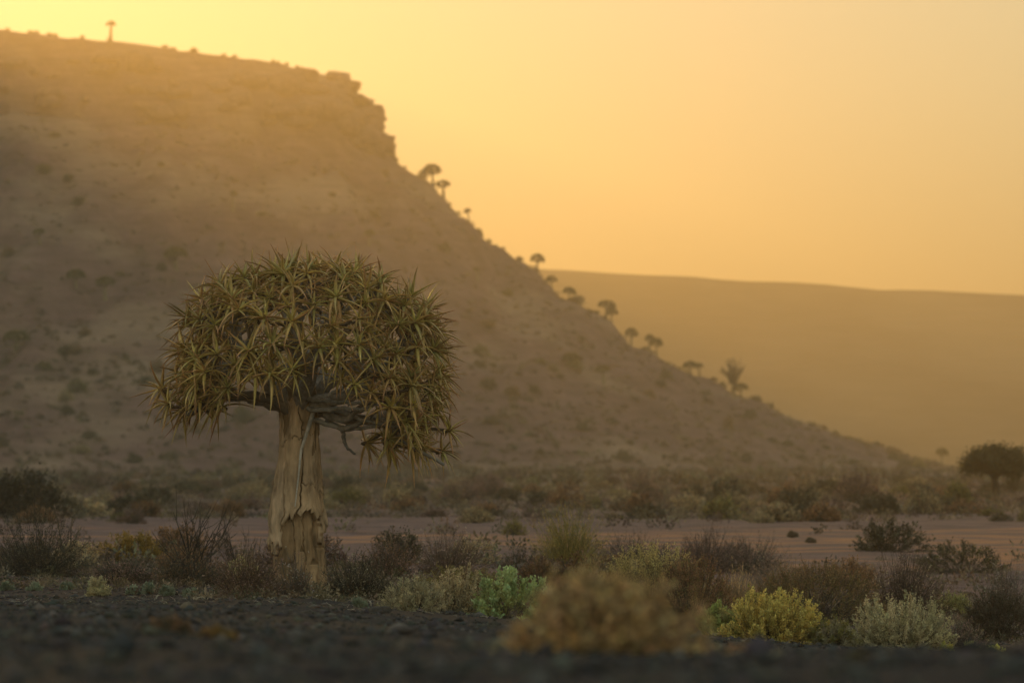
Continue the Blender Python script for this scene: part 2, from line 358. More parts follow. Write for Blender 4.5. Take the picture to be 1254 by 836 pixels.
# plates of bark: columns round the trunk cut by ragged cross seams, lower edges curling outwards
ncol = 9
seam = [6.28318*k/ncol+rs.uniform(-.16, .16) for k in range(ncol)]
sw = [(rs.uniform(0, 6.3), rs.uniform(2.5, 5), rs.uniform(.05, .13), rs.uniform(0, 6.3)) for _ in range(ncol)]
def seam_at(k, z):
    p = sw[k % ncol]; base = seam[k % ncol]+(6.28318 if k >= ncol else 0)
    return base+p[2]*np.sin(z*p[1]+p[0])+.07*wob(z+p[3], z*0, .35, 63)+.04*wob(z+p[0], z*0, .1, 64)
for k in range(ncol):
    mid = (seam[k]+(seam[(k+1) % ncol]+(6.28318 if k == ncol-1 else 0)))/2
    low = .62+.26*math.sin(mid*2+1)+rs.uniform(-.1, .12)
    if math.cos(mid) < -.6: low = .5
    if math.sin(mid) < -.75: low = .93+rs.uniform(-.06, .06)         # the worn front of the foot
    cuts = [low, rs.uniform(1.15, 1.5), rs.uniform(1.72, 2.05), 2.36]
    if rs.rand() < .6: cuts.pop(2)
    if rs.rand() < .5: cuts.pop(1)
    for t in range(len(cuts)-1):
        n1, n2 = 13, 26
        u = np.linspace(0, 1, n1); v = np.linspace(0, 1, n2); U, Vv = np.meshgrid(u, v)
        rag = lambda q, s: .07*wob(q*1.0+s*3.7, q*0+s, 1.1, 60)+.035*wob(q+s, q*0, .28, 61)+.012*wob(q+s, q*0, .09, 62)
        z0 = cuts[t]+rag(U, k+t*1.7)*(1.5 if t == 0 else 1); z1 = cuts[t+1]+rag(U, k+(t+1)*1.7)-.012
        z = z0+(z1-z0)*Vv
        a0 = seam_at(k, z)+.034; a1 = seam_at(k+1, z)-.034
        a = a0+(a1-a0)*U
        edge = np.minimum(np.minimum(U, 1-U)*2, 1)
        lift = (.035 if t == 0 else .02)*np.exp(-((z-z0)/.11)**2)+.012*np.exp(-(edge/.15)**2)+.010*wob(a*3+k, z*4, 1.2, 20+k)+(.018 if t == 0 else 0.006*((t+k) % 2))
        r = rout(z)*(1+.03*np.sin(3*a))-.02+lift
        th_ = .03+.02*(t == 0)
        def surf(r): return np.stack([cxz(z)+r*np.cos(a), r*np.sin(a), z], -1)
        Vo, Vi = surf(r).reshape(-1, 3), surf(r-th_-.02).reshape(-1, 3)
        Fo = grid_faces(n2, n1); N_ = n1*n2
        rim = list(range(n1))+[j*n1+n1-1 for j in range(1, n2)]+[(n2-1)*n1+i for i in range(n1-2, -1, -1)]+[j*n1 for j in range(n2-2, 0, -1)]
        Fr = np.array([(rim[i], rim[i-1], rim[i-1]+N_, rim[i]+N_) for i in range(len(rim))])
        c = np.array(random.Random(k*7+t).choice([(.53, .365, .235), (.47, .32, .20), (.57, .40, .27), (.50, .355, .24)]))
        me = mesh('bark_plate', np.concatenate([Vo, Vi]), np.concatenate([Fo, Fr]), c)
        obj('bark_plate', me, PLATE, trunk)
# thinner cracked bark on the worn foot
ns = 10; sm = [6.28318*k/ns+rs.uniform(-.2, .2) for k in range(ns)]
for k in range(ns):
    cuts = [-.1, rs.uniform(.3, .62), 1.0]
    for t in range(2):
        U, Vv = np.meshgrid(np.linspace(0, 1, 9), np.linspace(0, 1, 16))
        z = cuts[t]+.05*wob(U+k, U*0+t, .6, 70)*(t > 0)+(cuts[t+1]-cuts[t]-.012)*Vv
        q0 = sm[k]+.10*wob(z+k*2.3, z*0, .5, 71)+.05*wob(z+k, z*0, .13, 72); q1 = sm[(k+1) % ns]+(6.28318 if k == ns-1 else 0); k1 = (k+1) % ns
        q1 = q1+.10*wob(z+k1*2.3, z*0, .5, 71)+.05*wob(z+k1, z*0, .13, 72)
        a = q0+.014+(q1-q0-.028)*U; ed = np.minimum(np.minimum(U, 1-U)*3, 1)
        r = rin(z)*(1+.06*np.sin(3*a+z*1.5)+.04*np.sin(7*a-z*4))+.012+.014*ed+.012*wob(a*2+k, z*3, .9, 73)
        P3 = lambda r: np.stack([cxz(z)+r*np.cos(a), r*np.sin(a), z], -1).reshape(-1, 3)
        n1, n2 = 9, 16; N_ = n1*n2; rim = list(range(n1))+[j*n1+n1-1 for j in range(1, n2)]+[(n2-1)*n1+i for i in range(n1-2, -1, -1)]+[j*n1 for j in range(n2-2, 0, -1)]
        Fr = np.array([(rim[i], rim[i-1], rim[i-1]+N_, rim[i]+N_) for i in range(len(rim))])
        obj('bark_plate', mesh('bark_plate', np.concatenate([P3(r), P3(r-.05)]), np.concatenate([grid_faces(n2, n1), Fr]), np.array((.40, .26, .15))*rs.uniform(.8, 1.1)), PLATE, trunk)
# long pale peeled strip running down the front
zs = np.linspace(2.2, 1.02, 16); ang = -1.57+np.interp(zs, [1.0, 1.7, 2.2], [-.02, .12, .75])
bag = Bag()
tube(bag, np.stack([cxz(zs)+(rout(zs)+.035)*np.cos(ang), (rout(zs)+.035)*np.sin(ang), zs], -1), np.interp(zs, [1.0, 1.5, 2.0, 2.2], [.006, .014, .026, .03]), (.50, .46, .42), 6)
obj('peeled_strip', bag.mesh('peeled_strip', True), LIMB, trunk)['label'] = 'pale grey peeled strip running down the trunk'
# where the rosettes sit: a lumpy dome, lower on its right side
CX, CZ = tx(381), tz(436)
targets = []
def zlow(ph):  # ph = 0 right, pi/2 away
    c = math.cos(ph)
    return -.80*max(c, 0)**1.8-.40*max(-c, 0)**2-.34
for i in range(7000):
    ph = rs.uniform(0, 6.2832); se = rs.uniform(-1.2, 1)
    rad = rs.choice([1.0, .97, .9, .78], p=[.4, .33, .2, .07])
    if se > 0: hx = 1.63*max(1-se*se, 0)**.34*rad; z = 1.04*se*rad
    else: hx = 1.63*(1-.16*se*se)*(.96+.06*rs.rand())*(rad if rs.rand() < .5 else 1); z = se
    x = hx*math.cos(ph); y = hx*math.sin(ph)*.95
    if z < zlow(ph): continue
    z -= .05*max(x, 0)
    p = np.array([CX+x, y, CZ+z])
    dmin = (.25 if y < .35 else .36)+.06*max(0, math.sin(x*3.1+1)*math.sin(z*4.3+y*2))
    if targets and np.min(np.linalg.norm(np.array([q[0] for q in targets])-p, axis=1)) < dmin: continue
    targets.append((p, ph, 0))
    if len(targets) >= 300: break
# hand-set outliers: low left sprays, drooping right limb, star rosettes on the face
for px, py, y in ((206, 497, -.2), (222, 505, .15), (240, 480, -.5), (196, 478, .1), (520, 552, -.25), (543, 556, .1), (505, 532, .4), (552, 530, -.2), (449, 546, .5), (370, 463, -1.25), (338, 462, -1.2), (419, 428, -1.5), (508, 478, -1.2), (500, 520, -.7)):
    p = np.array([tx(px), y, tz(py)]); targets.append((p, math.atan2(y, p[0]-CX), -.2))
TP = np.array([t[0] for t in targets])
ORIG = np.array([.06, 0, 2.30])
print('ROSETTES', len(TP))
# main limbs: cluster the targets by direction and grow forking branches towards them
NL = 9
dirs = unit(TP-ORIG); cen = unit(np.array([(-1, -.1, .15), (-.75, -.6, .8), (.1, -.9, .9), (.9, -.45, .12), (.85, .1, .75), (1, .35, -.1), (.1, .95, .7), (-.8, .6, .5), (.0, 0, 1.0)], float))
for _ in range(12):
    lab = np.argmax(dirs@cen.T, 1); cen = unit(np.stack([dirs[lab == k].mean(0) if (lab == k).any() else cen[k] for k in range(NL)]))
axes = np.zeros_like(TP)
def bez(a, b, c, d, n):
    t = np.linspace(0, 1, n)[:, None]; return a*(1-t)**3+3*b*t*(1-t)**2+3*c*t*t*(1-t)+d*t**3
def grow(bag, p0, d0, idx, r0):
    n = len(idx); pts = TP[idx]
    if n == 1:
        q = pts[0]; Ld = np.linalg.norm(q-p0)
        end = unit(unit(q-np.array([CX, 0, CZ-.55]))+np.array([0, 0, .6])); axes[idx[0]] = end
        P = bez(p0, p0+d0*Ld*.4, q-end*Ld*.4, q, 7); P[1:-1] += rs.normal(0, .008, (5, 3))
        tube(bag, P, np.linspace(r0, .017, 7), (.115, .092, .075), 6, .12, rs, (.15, .10, .06)); return
    c = pts.mean(0); Ld = np.linalg.norm(c-p0)
    f = .52 if n > 24 else .46
    q = p0+(c-p0)*f+rs.normal(0, .035, 3)
    if n > 10: q[2] -= .05*np.linalg.norm((c-p0)[:2])
    d1 = unit(q-p0+.35*(c-q)+d0*.15*Ld)
    r1 = min(r0*.92, .0155*n**.47)
    P = bez(p0, p0+d0*Ld*f*.4, q-d1*Ld*f*.35, q, 6); P[1:-1] += rs.normal(0, .012 if n < 30 else .02, (4, 3))
    g = .22+.14*rs.rand()
    tube(bag, P, np.linspace(r0, r1*1.08, 6), (g*1.02, g*.9, g*.80), 8, .14, rs)
    X = pts-c; w, E = np.linalg.eigh(X.T@X); s = X@E[:, 2]; o_ = np.argsort(s)
    k = int(np.clip(round(n*rs.uniform(.38, .62)), 1, n-1))
    for part in (o_[:k], o_[k:]):
        d2 = unit(d1*.75+.8*unit(TP[idx[part]].mean(0)-q))
        grow(bag, q, d2, idx[part], min(r1, .0158*len(part)**.47+.004))
for k in range(NL):
    idx = np.where(lab == k)[0]
    if not len(idx): continue
    bag = Bag(); m = cen[k]
    st = ORIG+np.array([m[0]*.14, m[1]*.14, -.12+.1*m[2]])
    d0 = unit(m*np.array([1, 1, .7])+np.array([0, 0, .55]))
    grow(bag, st, d0, idx, .0185*len(idx)**.47+.012)
    obj('branch', bag.mesh('branch', True), LIMB, tree)
# a few grey dead boughs showing under the crown on the right
for pts, r in (([(398, 512, -.15), (428, 520, -.35), (440, 503, -.45), (462, 495, -.5), (492, 492, -.5)], .05), ([(400, 520, -.1), (425, 530, -.3), (455, 515, -.4), (470, 500, -.45)], .04), ([(405, 515, -.1), (450, 513, -.2), (478, 527, -.3), (500, 549, -.35), (545, 572, -.3)], .045), ([(420, 525, -.2), (424, 548, -.3), (436, 560, -.35)], .03), ([(352, 505, -.15), (330, 490, -.3), (285, 487, -.35), (255, 499, -.3), (228, 512, -.2)], .07)):
    q = np.array([(tx(a), c, tz(b)) for a, b, c in pts]); n = len(q)
    ti = np.linspace(0, n-1, 22); P = np.stack([np.interp(ti, np.arange(n), q[:, j]) for j in range(3)], 1)
    for _ in range(3): P[1:-1] = (P[:-2]+2*P[1:-1]+P[2:])/4
    P += rs.normal(0, .006, P.shape)
    bag = Bag(); tube(bag, P, np.linspace(r, r*.42, 22), (.23, .205, .185) if pts[0][0] > 360 else (.13, .11, .095), 8, .13, rs); obj('branch', bag.mesh('branch', True), LIMB, tree)
for i in range(11):      # thin pale twisting boughs
    a = rs.uniform(-.75, .35) if i < 8 else rs.uniform(2.6, 3.4); Lb = rs.uniform(.7, 1.35); q0 = np.array([.06+.16*math.cos(a), -.12+.2*math.sin(a), rs.uniform(2.08, 2.34)])
    q1 = q0+np.array([math.cos(a)*Lb, math.sin(a)*Lb*.8-.15, rs.uniform(-.25, .4)]); P = bez(q0, q0+np.array([math.cos(a)*.3, math.sin(a)*.3, rs.uniform(-.15, .25)]), q1-np.array([math.cos(a)*.25, math.sin(a)*.25, rs.uniform(-.2, .3)]), q1, 20)
    P[1:] += np.cumsum(rs.normal(0, .011, (19, 3)), 0); r0 = rs.uniform(.022, .038); g = rs.uniform(.24, .42)
    bag = Bag(); tube(bag, P, np.linspace(r0, r0*.35, 20), (g, g*.92, g*.84), 7, .12, rs); obj('branch', bag.mesh('branch', True), LIMB, tree)
# rosettes of narrow fleshy leaves
def aloe_leaf(base, d, L, W, bend, c0, c1, side):
    """one recurved leaf with a three-cornered section"""
    k = 7; t = np.linspace(0, 1, k)
    P = np.zeros((k, 3)); p = base.copy(); dd = d.copy(); up = np.array([0, 0, 1.0]); T = []
    for i in range(k):
        P[i] = p; T.append(dd.copy()); dd = unit(dd-up*bend/(k-1)+side*(.05)); p = p+dd*L/(k-1)
    T = np.array(T); s = unit(np.cross(T, up+.01)); n_ = np.cross(s, T)
    w = W*.5*np.interp(t, [0, .12, .3, .6, .85, 1], [.8, 1, .92, .6, .27, .04])[:, None]
    V = np.stack([P+s*w+n_*w*.35, P-s*w+n_*w*.35, P-n_*w*.55], 1).reshape(-1, 3)
    C = np.repeat(c0*(1-t[:, None]**1.15)+c1*t[:, None]**1.15, 3, 0)
    return V, grid_faces(k, 3, True), C
GREENS = np.array([(.50, .42, .12), (.42, .37, .10), (.58, .48, .15), (.58, .42, .15), (.38, .36, .12)])
TIPS = np.array([(.56, .25, .12), (.60, .31, .15), (.52, .36, .13), (.48, .21, .12), (.62, .40, .19)])
front = np.argsort(TP[:, 1]+rs.uniform(0, .2, len(TP)))
named = set(front[:18].tolist())
for i in range(len(TP)):
    ax = axes[i] if np.linalg.norm(axes[i]) > .1 else unit(TP[i]-np.array([CX, 0, CZ-.4]))
    if i in named: ax = unit(ax+np.array([0, -.35, .1]))
    e1 = unit(np.cross(ax, (.31, .2, .93))); e2 = np.cross(ax, e1); n = rs.randint(13, 18) if i not in named else 16
    rr = empty('leaf_rosette', tuple(TP[i]), None, None) if i in named else None
    if rr: rr.parent = tree
    bag = Bag(); base_c = GREENS[rs.randint(5)]; size = rs.uniform(.8, 1.15); dry = rs.rand()
    # sheath of old leaf bases round the shoot
    sh = Bag(); O = np.zeros(3) if rr else TP[i]
    tube(sh if rr else bag, np.stack([O-ax*.10, O-ax*.05, O, O+ax*.03]), np.array([.024, .033, .03, .008]), (.16, .11, .06), 3 if not rr else 6)
    for j in range(n):
        a = j*2.39996+rs.uniform(-.25, .25); f = (j+.5)/n
        el = R(76-92*f**.8)+rs.uniform(-.15, .15)
        d = unit(ax*math.sin(el)+(e1*math.cos(a)+e2*math.sin(a))*math.cos(el))
        L = size*rs.uniform(.33, .52)*(.72+.34*f); W = rs.uniform(.035, .050)*size
        c0 = (.6*base_c+.4*GREENS[rs.randint(5)])*rs.uniform(.75, 1.45); c1 = TIPS[rs.randint(5)]*(.85+.3*rs.rand())
        if rs.rand() < .2+.25*dry: c0 = .5*c0+.5*TIPS[rs.randint(5)]
        lf = aloe_leaf(O+d*.012-ax*.03*f, d, L, W, rs.uniform(.2, 1.35)*(.45+.75*f), c0, c1, rs.normal(0, 1, 3)*1.0)
        if rr:
            obj('leaf', mesh('leaf', *lf, smooth=True), ALOE, rr)
        else: bag.add(*lf)
    if rr: obj('sheath', sh.mesh('sheath', True), ALOE, rr)
    else: obj('leaf_rosette', bag.mesh('leaf_rosette', True), ALOE, tree)
# ------------------------------------------------------------------ shrubs
def bush(seed, w, h, style='dome', ntwig=140, nleaf=2500, L=.03, W=.012, pal=((.1, .1, .04),), stem=(.09, .07, .055), tips=None, nseed=0, seedc=(.5, .42, .33), dr=.85, t0=.45, lump=.35, rtw=.004):
    """returns stem, foliage and seed meshes of a shrub w wide and h tall standing at the origin"""
    rs = np.random.RandomState(seed); nl = 7; w, h = w*1.14, h*(1.12 if style != 'twig' else 1.2)
    warm = np.array([2.2, 1.82, 1.55]); pal = np.asarray(pal, float)*warm; tips = None if tips is None else np.asarray(tips, float)*1.7; stem = np.asarray(stem, float)*.95
    if L < .05: nleaf, L, W, ntwig = int(nleaf*1.6), L*1.15, W*1.15, int(ntwig*1.05)
    ld = unit(rs.normal(size=(nl, 3))*np.array([1, 1, .6])); la = rs.uniform(-lump, lump, nl)
    az = rs.uniform(0, 6.2832, ntwig); se = rs.uniform(.02 if style != 'broom' else .3, 1, ntwig)
    if style == 'stick': se = rs.uniform(.45, .97, ntwig)
    ce = np.sqrt(1-se**2); d = np.stack([ce*np.cos(az), ce*np.sin(az), se], 1)
    lob = 1+(np.maximum(d@ld.T, 0)**4@la)
    rad = rs.uniform(.35, 1, ntwig)**.42*lob
    if style in ('broom', 'stick'): rad = rs.uniform(.62, 1.08, ntwig)
    if style == 'dome': rad = rs.uniform(.72 if lump > .2 else .9, 1, ntwig)*lob; t0 = .72
    if style in ('dome', 'shoot') and L < .05: nleaf = int(nleaf*1.7)
    tip = d*np.array([w/2, w/2*dr, h])*rad[:, None]; tip[:, 2] = np.maximum(tip[:, 2], .04*h)
    base = rs.normal(0, .06*w, (ntwig, 3)); base[:, 2] = -.03*h-.01
    ctl = base*.5+tip*np.array([.45, .45, .22])
    if style == 'shoot': ctl = tip*np.array([.95, .95, .45])
    if style in ('broom', 'stick'): ctl = base+(tip-base)*np.array([.35, .35, .5])
    tip += rs.normal(0, .03*h, tip.shape); tip[:, 2] = np.maximum(tip[:, 2], .03*h)
    def at(i, t):
        t = t[:, None]; return base[i]*(1-t)**2+2*ctl[i]*t*(1-t)+tip[i]*t*t
    def tan(i, t):
        t = t[:, None]; return unit(2*(1-t)*(ctl[i]-base[i])+2*t*(tip[i]-ctl[i]))
    ks = 5; tt = np.linspace(0, 1, ks); ii = np.repeat(np.arange(ntwig), ks)
    P = at(ii, np.tile(tt, ntwig)).reshape(ntwig, ks, 3)
    P[:, 1:] += rs.normal(0, .012*(w+h)*.5, (ntwig, ks-1, 3))
    rr = (rtw*(1.25-.95*tt))[None]*rs.uniform(.7, 1.5, (ntwig, 1))
    sc = pick(rs, [stem], ntwig, .18)
    Vs, Fs, Cs = tubes3(P, rr, sc); bagS = Bag(); bagS.add(Vs, Fs, Cs)
    # side twigs
    nsd = ntwig*(3 if style in ('twig', 'stick', 'dome') else 1)
    i2 = rs.randint(0, ntwig, nsd); t2 = rs.uniform(.35 if style != 'dome' else .75, .95, nsd); p2 = at(i2, t2)
    q = unit(tan(i2, t2)+rs.normal(0, .6 if style != 'twig' else .95, (nsd, 3))+np.array([0, 0, .25 if style != 'twig' else .08])); l2 = rs.uniform(.06, .22, nsd)*min(w, h*1.6)*{'stick': 1.2, 'dome': .55}.get(style, .8)
    tw = np.linspace(0, 1, 3); PP = p2[:, None]+q[:, None]*(l2[:, None]*tw)[:, :, None]+np.array([0, 0, .25])*(l2[:, None]*tw**2)[:, :, None]
    PP[:, :, 2] = np.maximum(PP[:, :, 2], .005)
    V3, F3, C3 = tubes3(PP, (rtw*.62*(1.15-.9*tw))[None]*np.ones((nsd, 1)), pick(rs, [stem], nsd, .18)); bagS.add(V3, F3, C3)
    out = {'stem': bagS.mesh('stem')}
    if nleaf:
        bagL = Bag(); n1 = int(nleaf*(.55 if style in ('twig', 'dome') else .15))
        if style == 'broom': n1 = int(nleaf*.4)
        n0 = nleaf-n1
        i = rs.randint(0, ntwig, n0); t = t0+(1.02-t0)*rs.uniform(0, 1, n0)**.7
        p = at(i, t); tg = tan(i, t)
        tc = pick(rs, pal, ntwig, .06)[i]*(1+rs.normal(0, .13, (n0, 1)))
        tpc = tc if tips is None else pick(rs, tips, n0)
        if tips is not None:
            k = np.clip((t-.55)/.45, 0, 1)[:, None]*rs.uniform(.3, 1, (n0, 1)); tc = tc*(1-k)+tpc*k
        spread = {'shoot': .75, 'dome': .9, 'twig': 1.0, 'broom': .3, 'stick': .6}[style]
        dd = unit(tg+rs.normal(0, spread, (n0, 3))+np.array([0, 0, .35]))
        p = p+rs.normal(0, .004+L*.25, (n0, 3)); p[:, 2] = np.maximum(p[:, 2], .005)
        bagL.add(*leaves4(p, dd, L*rs.uniform(.6, 1.3, n0), W*rs.uniform(.7, 1.3, n0), tc, rs, np.clip(tc*1.15, 0, 1)))
        j = rs.randint(0, nsd, n1); t = rs.uniform(.2, 1.05, n1); p = p2[j]+q[j]*(l2[j]*t)[:, None]+np.array([0, 0, .25])*(l2[j]*t*t)[:, None]+rs.normal(0, .004, (n1, 3))
        p[:, 2] = np.maximum(p[:, 2], .005)
        tc = pick(rs, pal, nsd, .08)[j]*(1+rs.normal(0, .13, (n1, 1)))
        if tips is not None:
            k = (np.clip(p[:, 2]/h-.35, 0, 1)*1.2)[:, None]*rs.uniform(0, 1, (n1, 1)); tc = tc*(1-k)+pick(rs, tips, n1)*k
        bagL.add(*leaves4(p, unit(q[j]+rs.normal(0, .8, (n1, 3))), L*rs.uniform(.6, 1.2, n1), W*rs.uniform(.7, 1.3, n1), tc, rs))
        out['foliage'] = bagL.mesh('foliage')
    if nseed:
        i = rs.randint(0, nsd, nseed); p = PP[i, 2]+rs.normal(0, .01, (nseed, 3)); bagD = Bag()
        for _ in range(3): bagD.add(*leaves4(p-np.array([0, 0, .006]), unit(rs.normal(size=(nseed, 3))), .017, .013, pick(rs, [seedc], nseed, .2), rs))
        out['seed_head'] = bagD.mesh('seed_head')
    return out
def plant(name, parts, loc, label, cat, group=None, rz=0, s=1, fm=None):
    e = empty(name, loc, label, cat, group, rz, s)
    for k, me in parts.items():
        o = obj(k, me, {'stem': TWIG, 'foliage': fm or LEAF, 'seed_head': DRY}[k], e)
        if k == 'seed_head': o['kind'] = 'stuff'
    return e
def near(name, px, py, wpx, hpx, label, lo=38, hi=60, cat='shrub', fm=None, sink=.02, **kw):
    """a shrub whose foot shows at photo pixel (px, py)"""
    x, y, z = on_ground(px, py, lo, hi); k = y/FPX
    return plant(name, bush(int(px*7+py), wpx*k, hpx*k, **kw), (x, y, z-sink), label, cat, fm=fm)
OLIVE = [(.10, .105, .04), (.13, .125, .05), (.085, .085, .04)]
GREY = [(.17, .175, .125), (.13, .135, .10), (.22, .215, .15)]
DARK = [(.045, .048, .035), (.06, .055, .042), (.035, .036, .03)]
BROWN = [(.12, .08, .05), (.16, .105, .06), (.09, .062, .045)]
RED = [(.22, .10, .055), (.18, .09, .05), (.26, .14, .07)]
STRAW = [(.34, .25, .14), (.28, .20, .12), (.40, .31, .19)]
PLUM = [(.12, .085, .085), (.09, .066, .066), (.15, .11, .10)]
# left of the tree
near('shrub', 42, 706, 150, 72, 'dark twiggy grey-green shrub with a tall bare dry stalk beside it', style='twig', ntwig=260, nleaf=3400, L=.03, W=.012, pal=DARK+[(.08, .08, .06)], stem=(.05, .045, .04))
near('dry_stalk', 84, 694, 44, 104, 'tall thin bare stalk with feathery dry tips rising beside dark shrub', cat='dry stalk', style='stick', ntwig=5, nleaf=260, L=.025, W=.006, pal=[(.16, .13, .11)], stem=(.07, .055, .045), rtw=.011, t0=.6)
near('shrub', 236, 702, 120, 84, 'black leafless shrub of upright forked sticks left of the quiver tree', style='stick', ntwig=22, nleaf=60, L=.025, W=.006, pal=[(.06, .05, .04)], stem=(.035, .03, .027), rtw=.010)
near('shrub', 290, 706, 70, 76, 'thin dark leafless shrub between the stick shrub and the trunk', style='stick', ntwig=18, nleaf=120, L=.022, W=.006, pal=[(.07, .06, .05)], stem=(.04, .035, .03), rtw=.006)
near('shrub', 168, 687, 92, 34, 'low rounded yellow-olive shrub behind the bare stick shrub', lo=50, hi=72, style='dome', ntwig=170, nleaf=3600, L=.03, W=.014, pal=[(.17, .13, .03), (.12, .10, .03), (.2, .15, .04)])
near('shrub', 150, 712, 100, 32, 'low dark purplish-brown shrub left of the bare stick shrub', style='twig', ntwig=200, nleaf=2600, L=.025, W=.01, pal=PLUM+DARK, stem=(.05, .04, .038))
near('shrub', 228, 716, 110, 36, 'low dense blackish-brown shrub below the bare stick shrub', style='twig', ntwig=220, nleaf=3000, L=.025, W=.01, pal=DARK+BROWN[:1], stem=(.05, .04, .035))
# at the foot of the tree
near('shrub', 305, 737, 104, 66, 'reddish-brown twiggy shrub with pinkish seeds against the trunk foot', lo=44, hi=47, style='twig', ntwig=260, nleaf=2600, L=.02, W=.008, pal=PLUM+BROWN, stem=(.10, .065, .05), nseed=240, seedc=(.42, .30, .24))
near('shrub', 299, 716, 44, 34, 'small pale grey-green tuft behind the reddish shrub beside the trunk', lo=47, hi=52, style='shoot', ntwig=60, nleaf=1400, L=.03, W=.012, pal=[(.22, .23, .13), (.17, .18, .10)])
near('shrub', 362, 741, 74, 56, 'grey wiry shrub with white seed dots right in front of the trunk', lo=44, hi=46.3, style='twig', ntwig=170, nleaf=1300, L=.02, W=.008, pal=PLUM+DARK, stem=(.12, .10, .09), nseed=130, seedc=(.5, .46, .42))
near('shrub', 440, 733, 104, 52, 'dark blackish twiggy shrub just right of the trunk foot', lo=45, hi=50, style='twig', ntwig=230, nleaf=2300, L=.028, W=.011, pal=DARK+GREY[1:2], stem=(.045, .04, .035), nseed=40)
# between the tree and the blurred near tuft
near('shrub', 504, 754, 74, 44, 'small rounded grey-green shrub left of the fleshy bright green one', lo=41, hi=46, style='shoot', ntwig=150, nleaf=3200, L=.024, W=.010, pal=GREY)
near('shrub', 556, 757, 74, 52, 'grey-brown leafy shrub directly left of the fleshy bright green one', lo=41, hi=46, style='shoot', ntwig=150, nleaf=3200, L=.026, W=.011, pal=GREY[1:]+[(.16, .14, .08)], tips=STRAW)
near('succulent_shrub', 618, 758, 84, 60, 'bright green fleshy shrub of upright finger-like shoots', lo=41, hi=46, style='shoot', ntwig=52, nleaf=3000, L=.036, W=.02, pal=[(.17, .21, .09), (.23, .27, .12), (.13, .16, .075)], tips=[(.27, .34, .17)], t0=.5)
near('shrub', 548, 704, 102, 54, 'rusty twiggy shrub with pale pink seeds behind the grey-green pair', lo=48, hi=58, style='twig', ntwig=260, nleaf=1700, L=.02, W=.008, pal=PLUM+BROWN, stem=(.11, .075, .06), nseed=330, seedc=(.46, .34, .28))
near('shrub', 560, 728, 120, 36, 'low dark olive mound below the rusty seed shrub', lo=46, hi=52, style='dome', ntwig=240, nleaf=5200, L=.022, W=.010, pal=OLIVE+BROWN[2:])
near('shrub', 668, 722, 82, 38, 'dark brown-green mound in front of the yellow broom shrub', lo=46, hi=54, style='dome', ntwig=200, nleaf=4200, L=.022, W=.010, pal=OLIVE[2:]+BROWN)
near('broom_shrub', 697, 700, 100, 86, 'upright yellow-green broom shrub of thin stiff stems', lo=50, hi=60, style='broom', ntwig=420, nleaf=2600, L=.05, W=.007, pal=[(.27, .22, .06), (.2, .17, .05), (.32, .25, .09)], stem=(.27, .22, .07), rtw=.0045)
near('shrub', 640, 694, 80, 32, 'dark low shrub left of the yellow broom shrub', lo=50, hi=62, style='twig', ntwig=150, nleaf=2000, L=.03, W=.012, pal=DARK+PLUM[:1], stem=(.06, .05, .04))
near('shrub', 800, 752, 140, 88, 'broad pale olive dome-shaped shrub behind the blurred ochre tuft', lo=38, hi=46, style='dome', ntwig=320, nleaf=8000, L=.024, W=.010, pal=[(.30, .28, .13), (.25, .24, .11), (.35, .32, .16)], lump=.15)
near('shrub', 850, 752, 96, 78, 'rust-topped dome shrub right of the pale olive dome', lo=40, hi=47, style='dome', ntwig=240, nleaf=5600, L=.022, W=.009, pal=BROWN+OLIVE[:1], tips=RED, lump=.18)
near('shrub', 772, 690, 90, 46, 'dark plum-coloured twiggy shrub right of the yellow broom shrub', lo=50, hi=66, style='twig', ntwig=220, nleaf=2200, L=.025, W=.009, pal=PLUM+DARK, stem=(.075, .055, .055))
near('shrub', 862, 700, 96, 64, 'tall mauve-brown twiggy shrub behind the rust-topped dome', lo=50, hi=66, style='twig', ntwig=280, nleaf=2600, L=.028, W=.010, pal=PLUM, stem=(.10, .075, .072))
near('shrub', 812, 704, 80, 40, 'dusky grey-brown shrub behind the pale olive dome', lo=50, hi=62, style='twig', ntwig=200, nleaf=2400, L=.028, W=.01, pal=PLUM+GREY[1:2], stem=(.09, .075, .065))
near('dry_grass', 900, 742, 70, 52, 'tuft of pale straw-coloured dry grass beside the rust-topped dome', lo=43, hi=52, cat='grass tuft', style='broom', ntwig=340, nleaf=1200, L=.07, W=.006, pal=STRAW, stem=(.30, .22, .13), rtw=.003, fm=DRY)
near('dry_grass', 960, 712, 130, 40, 'wide patch of pale pinkish dry grass behind the brown mound', lo=50, hi=60, cat='grass tuft', style='broom', ntwig=520, nleaf=1600, L=.07, W=.006, pal=[(.30, .22, .16), (.24, .18, .14)], stem=(.25, .185, .14), rtw=.003, fm=DRY)
near('shrub', 994, 758, 170, 72, 'wide brown-green mound with a rusty top behind the golden shrub', lo=44, hi=50, style='dome', ntwig=380, nleaf=9500, L=.022, W=.009, pal=OLIVE+[(.11, .085, .045), (.10, .09, .045)], tips=RED, lump=.12)
near('shrub', 474, 704, 84, 44, 'dusky brown twiggy shrub standing behind the blackish shrub by the trunk', lo=50, hi=62, style='twig', ntwig=220, nleaf=2400, L=.026, W=.01, pal=PLUM+BROWN, stem=(.08, .06, .05))
near('shrub', 918, 694, 96, 46, 'loose mauve-grey shrub behind the straw grass', lo=52, hi=66, style='twig', ntwig=240, nleaf=2200, L=.028, W=.01, pal=PLUM+GREY[1:2], stem=(.10, .08, .075))
near('shrub', 1040, 698, 100, 30, 'low dull brown shrub behind the wide rusty-topped mound', lo=50, hi=64, style='twig', ntwig=260, nleaf=3000, L=.026, W=.01, pal=BROWN+PLUM, stem=(.09, .065, .055))
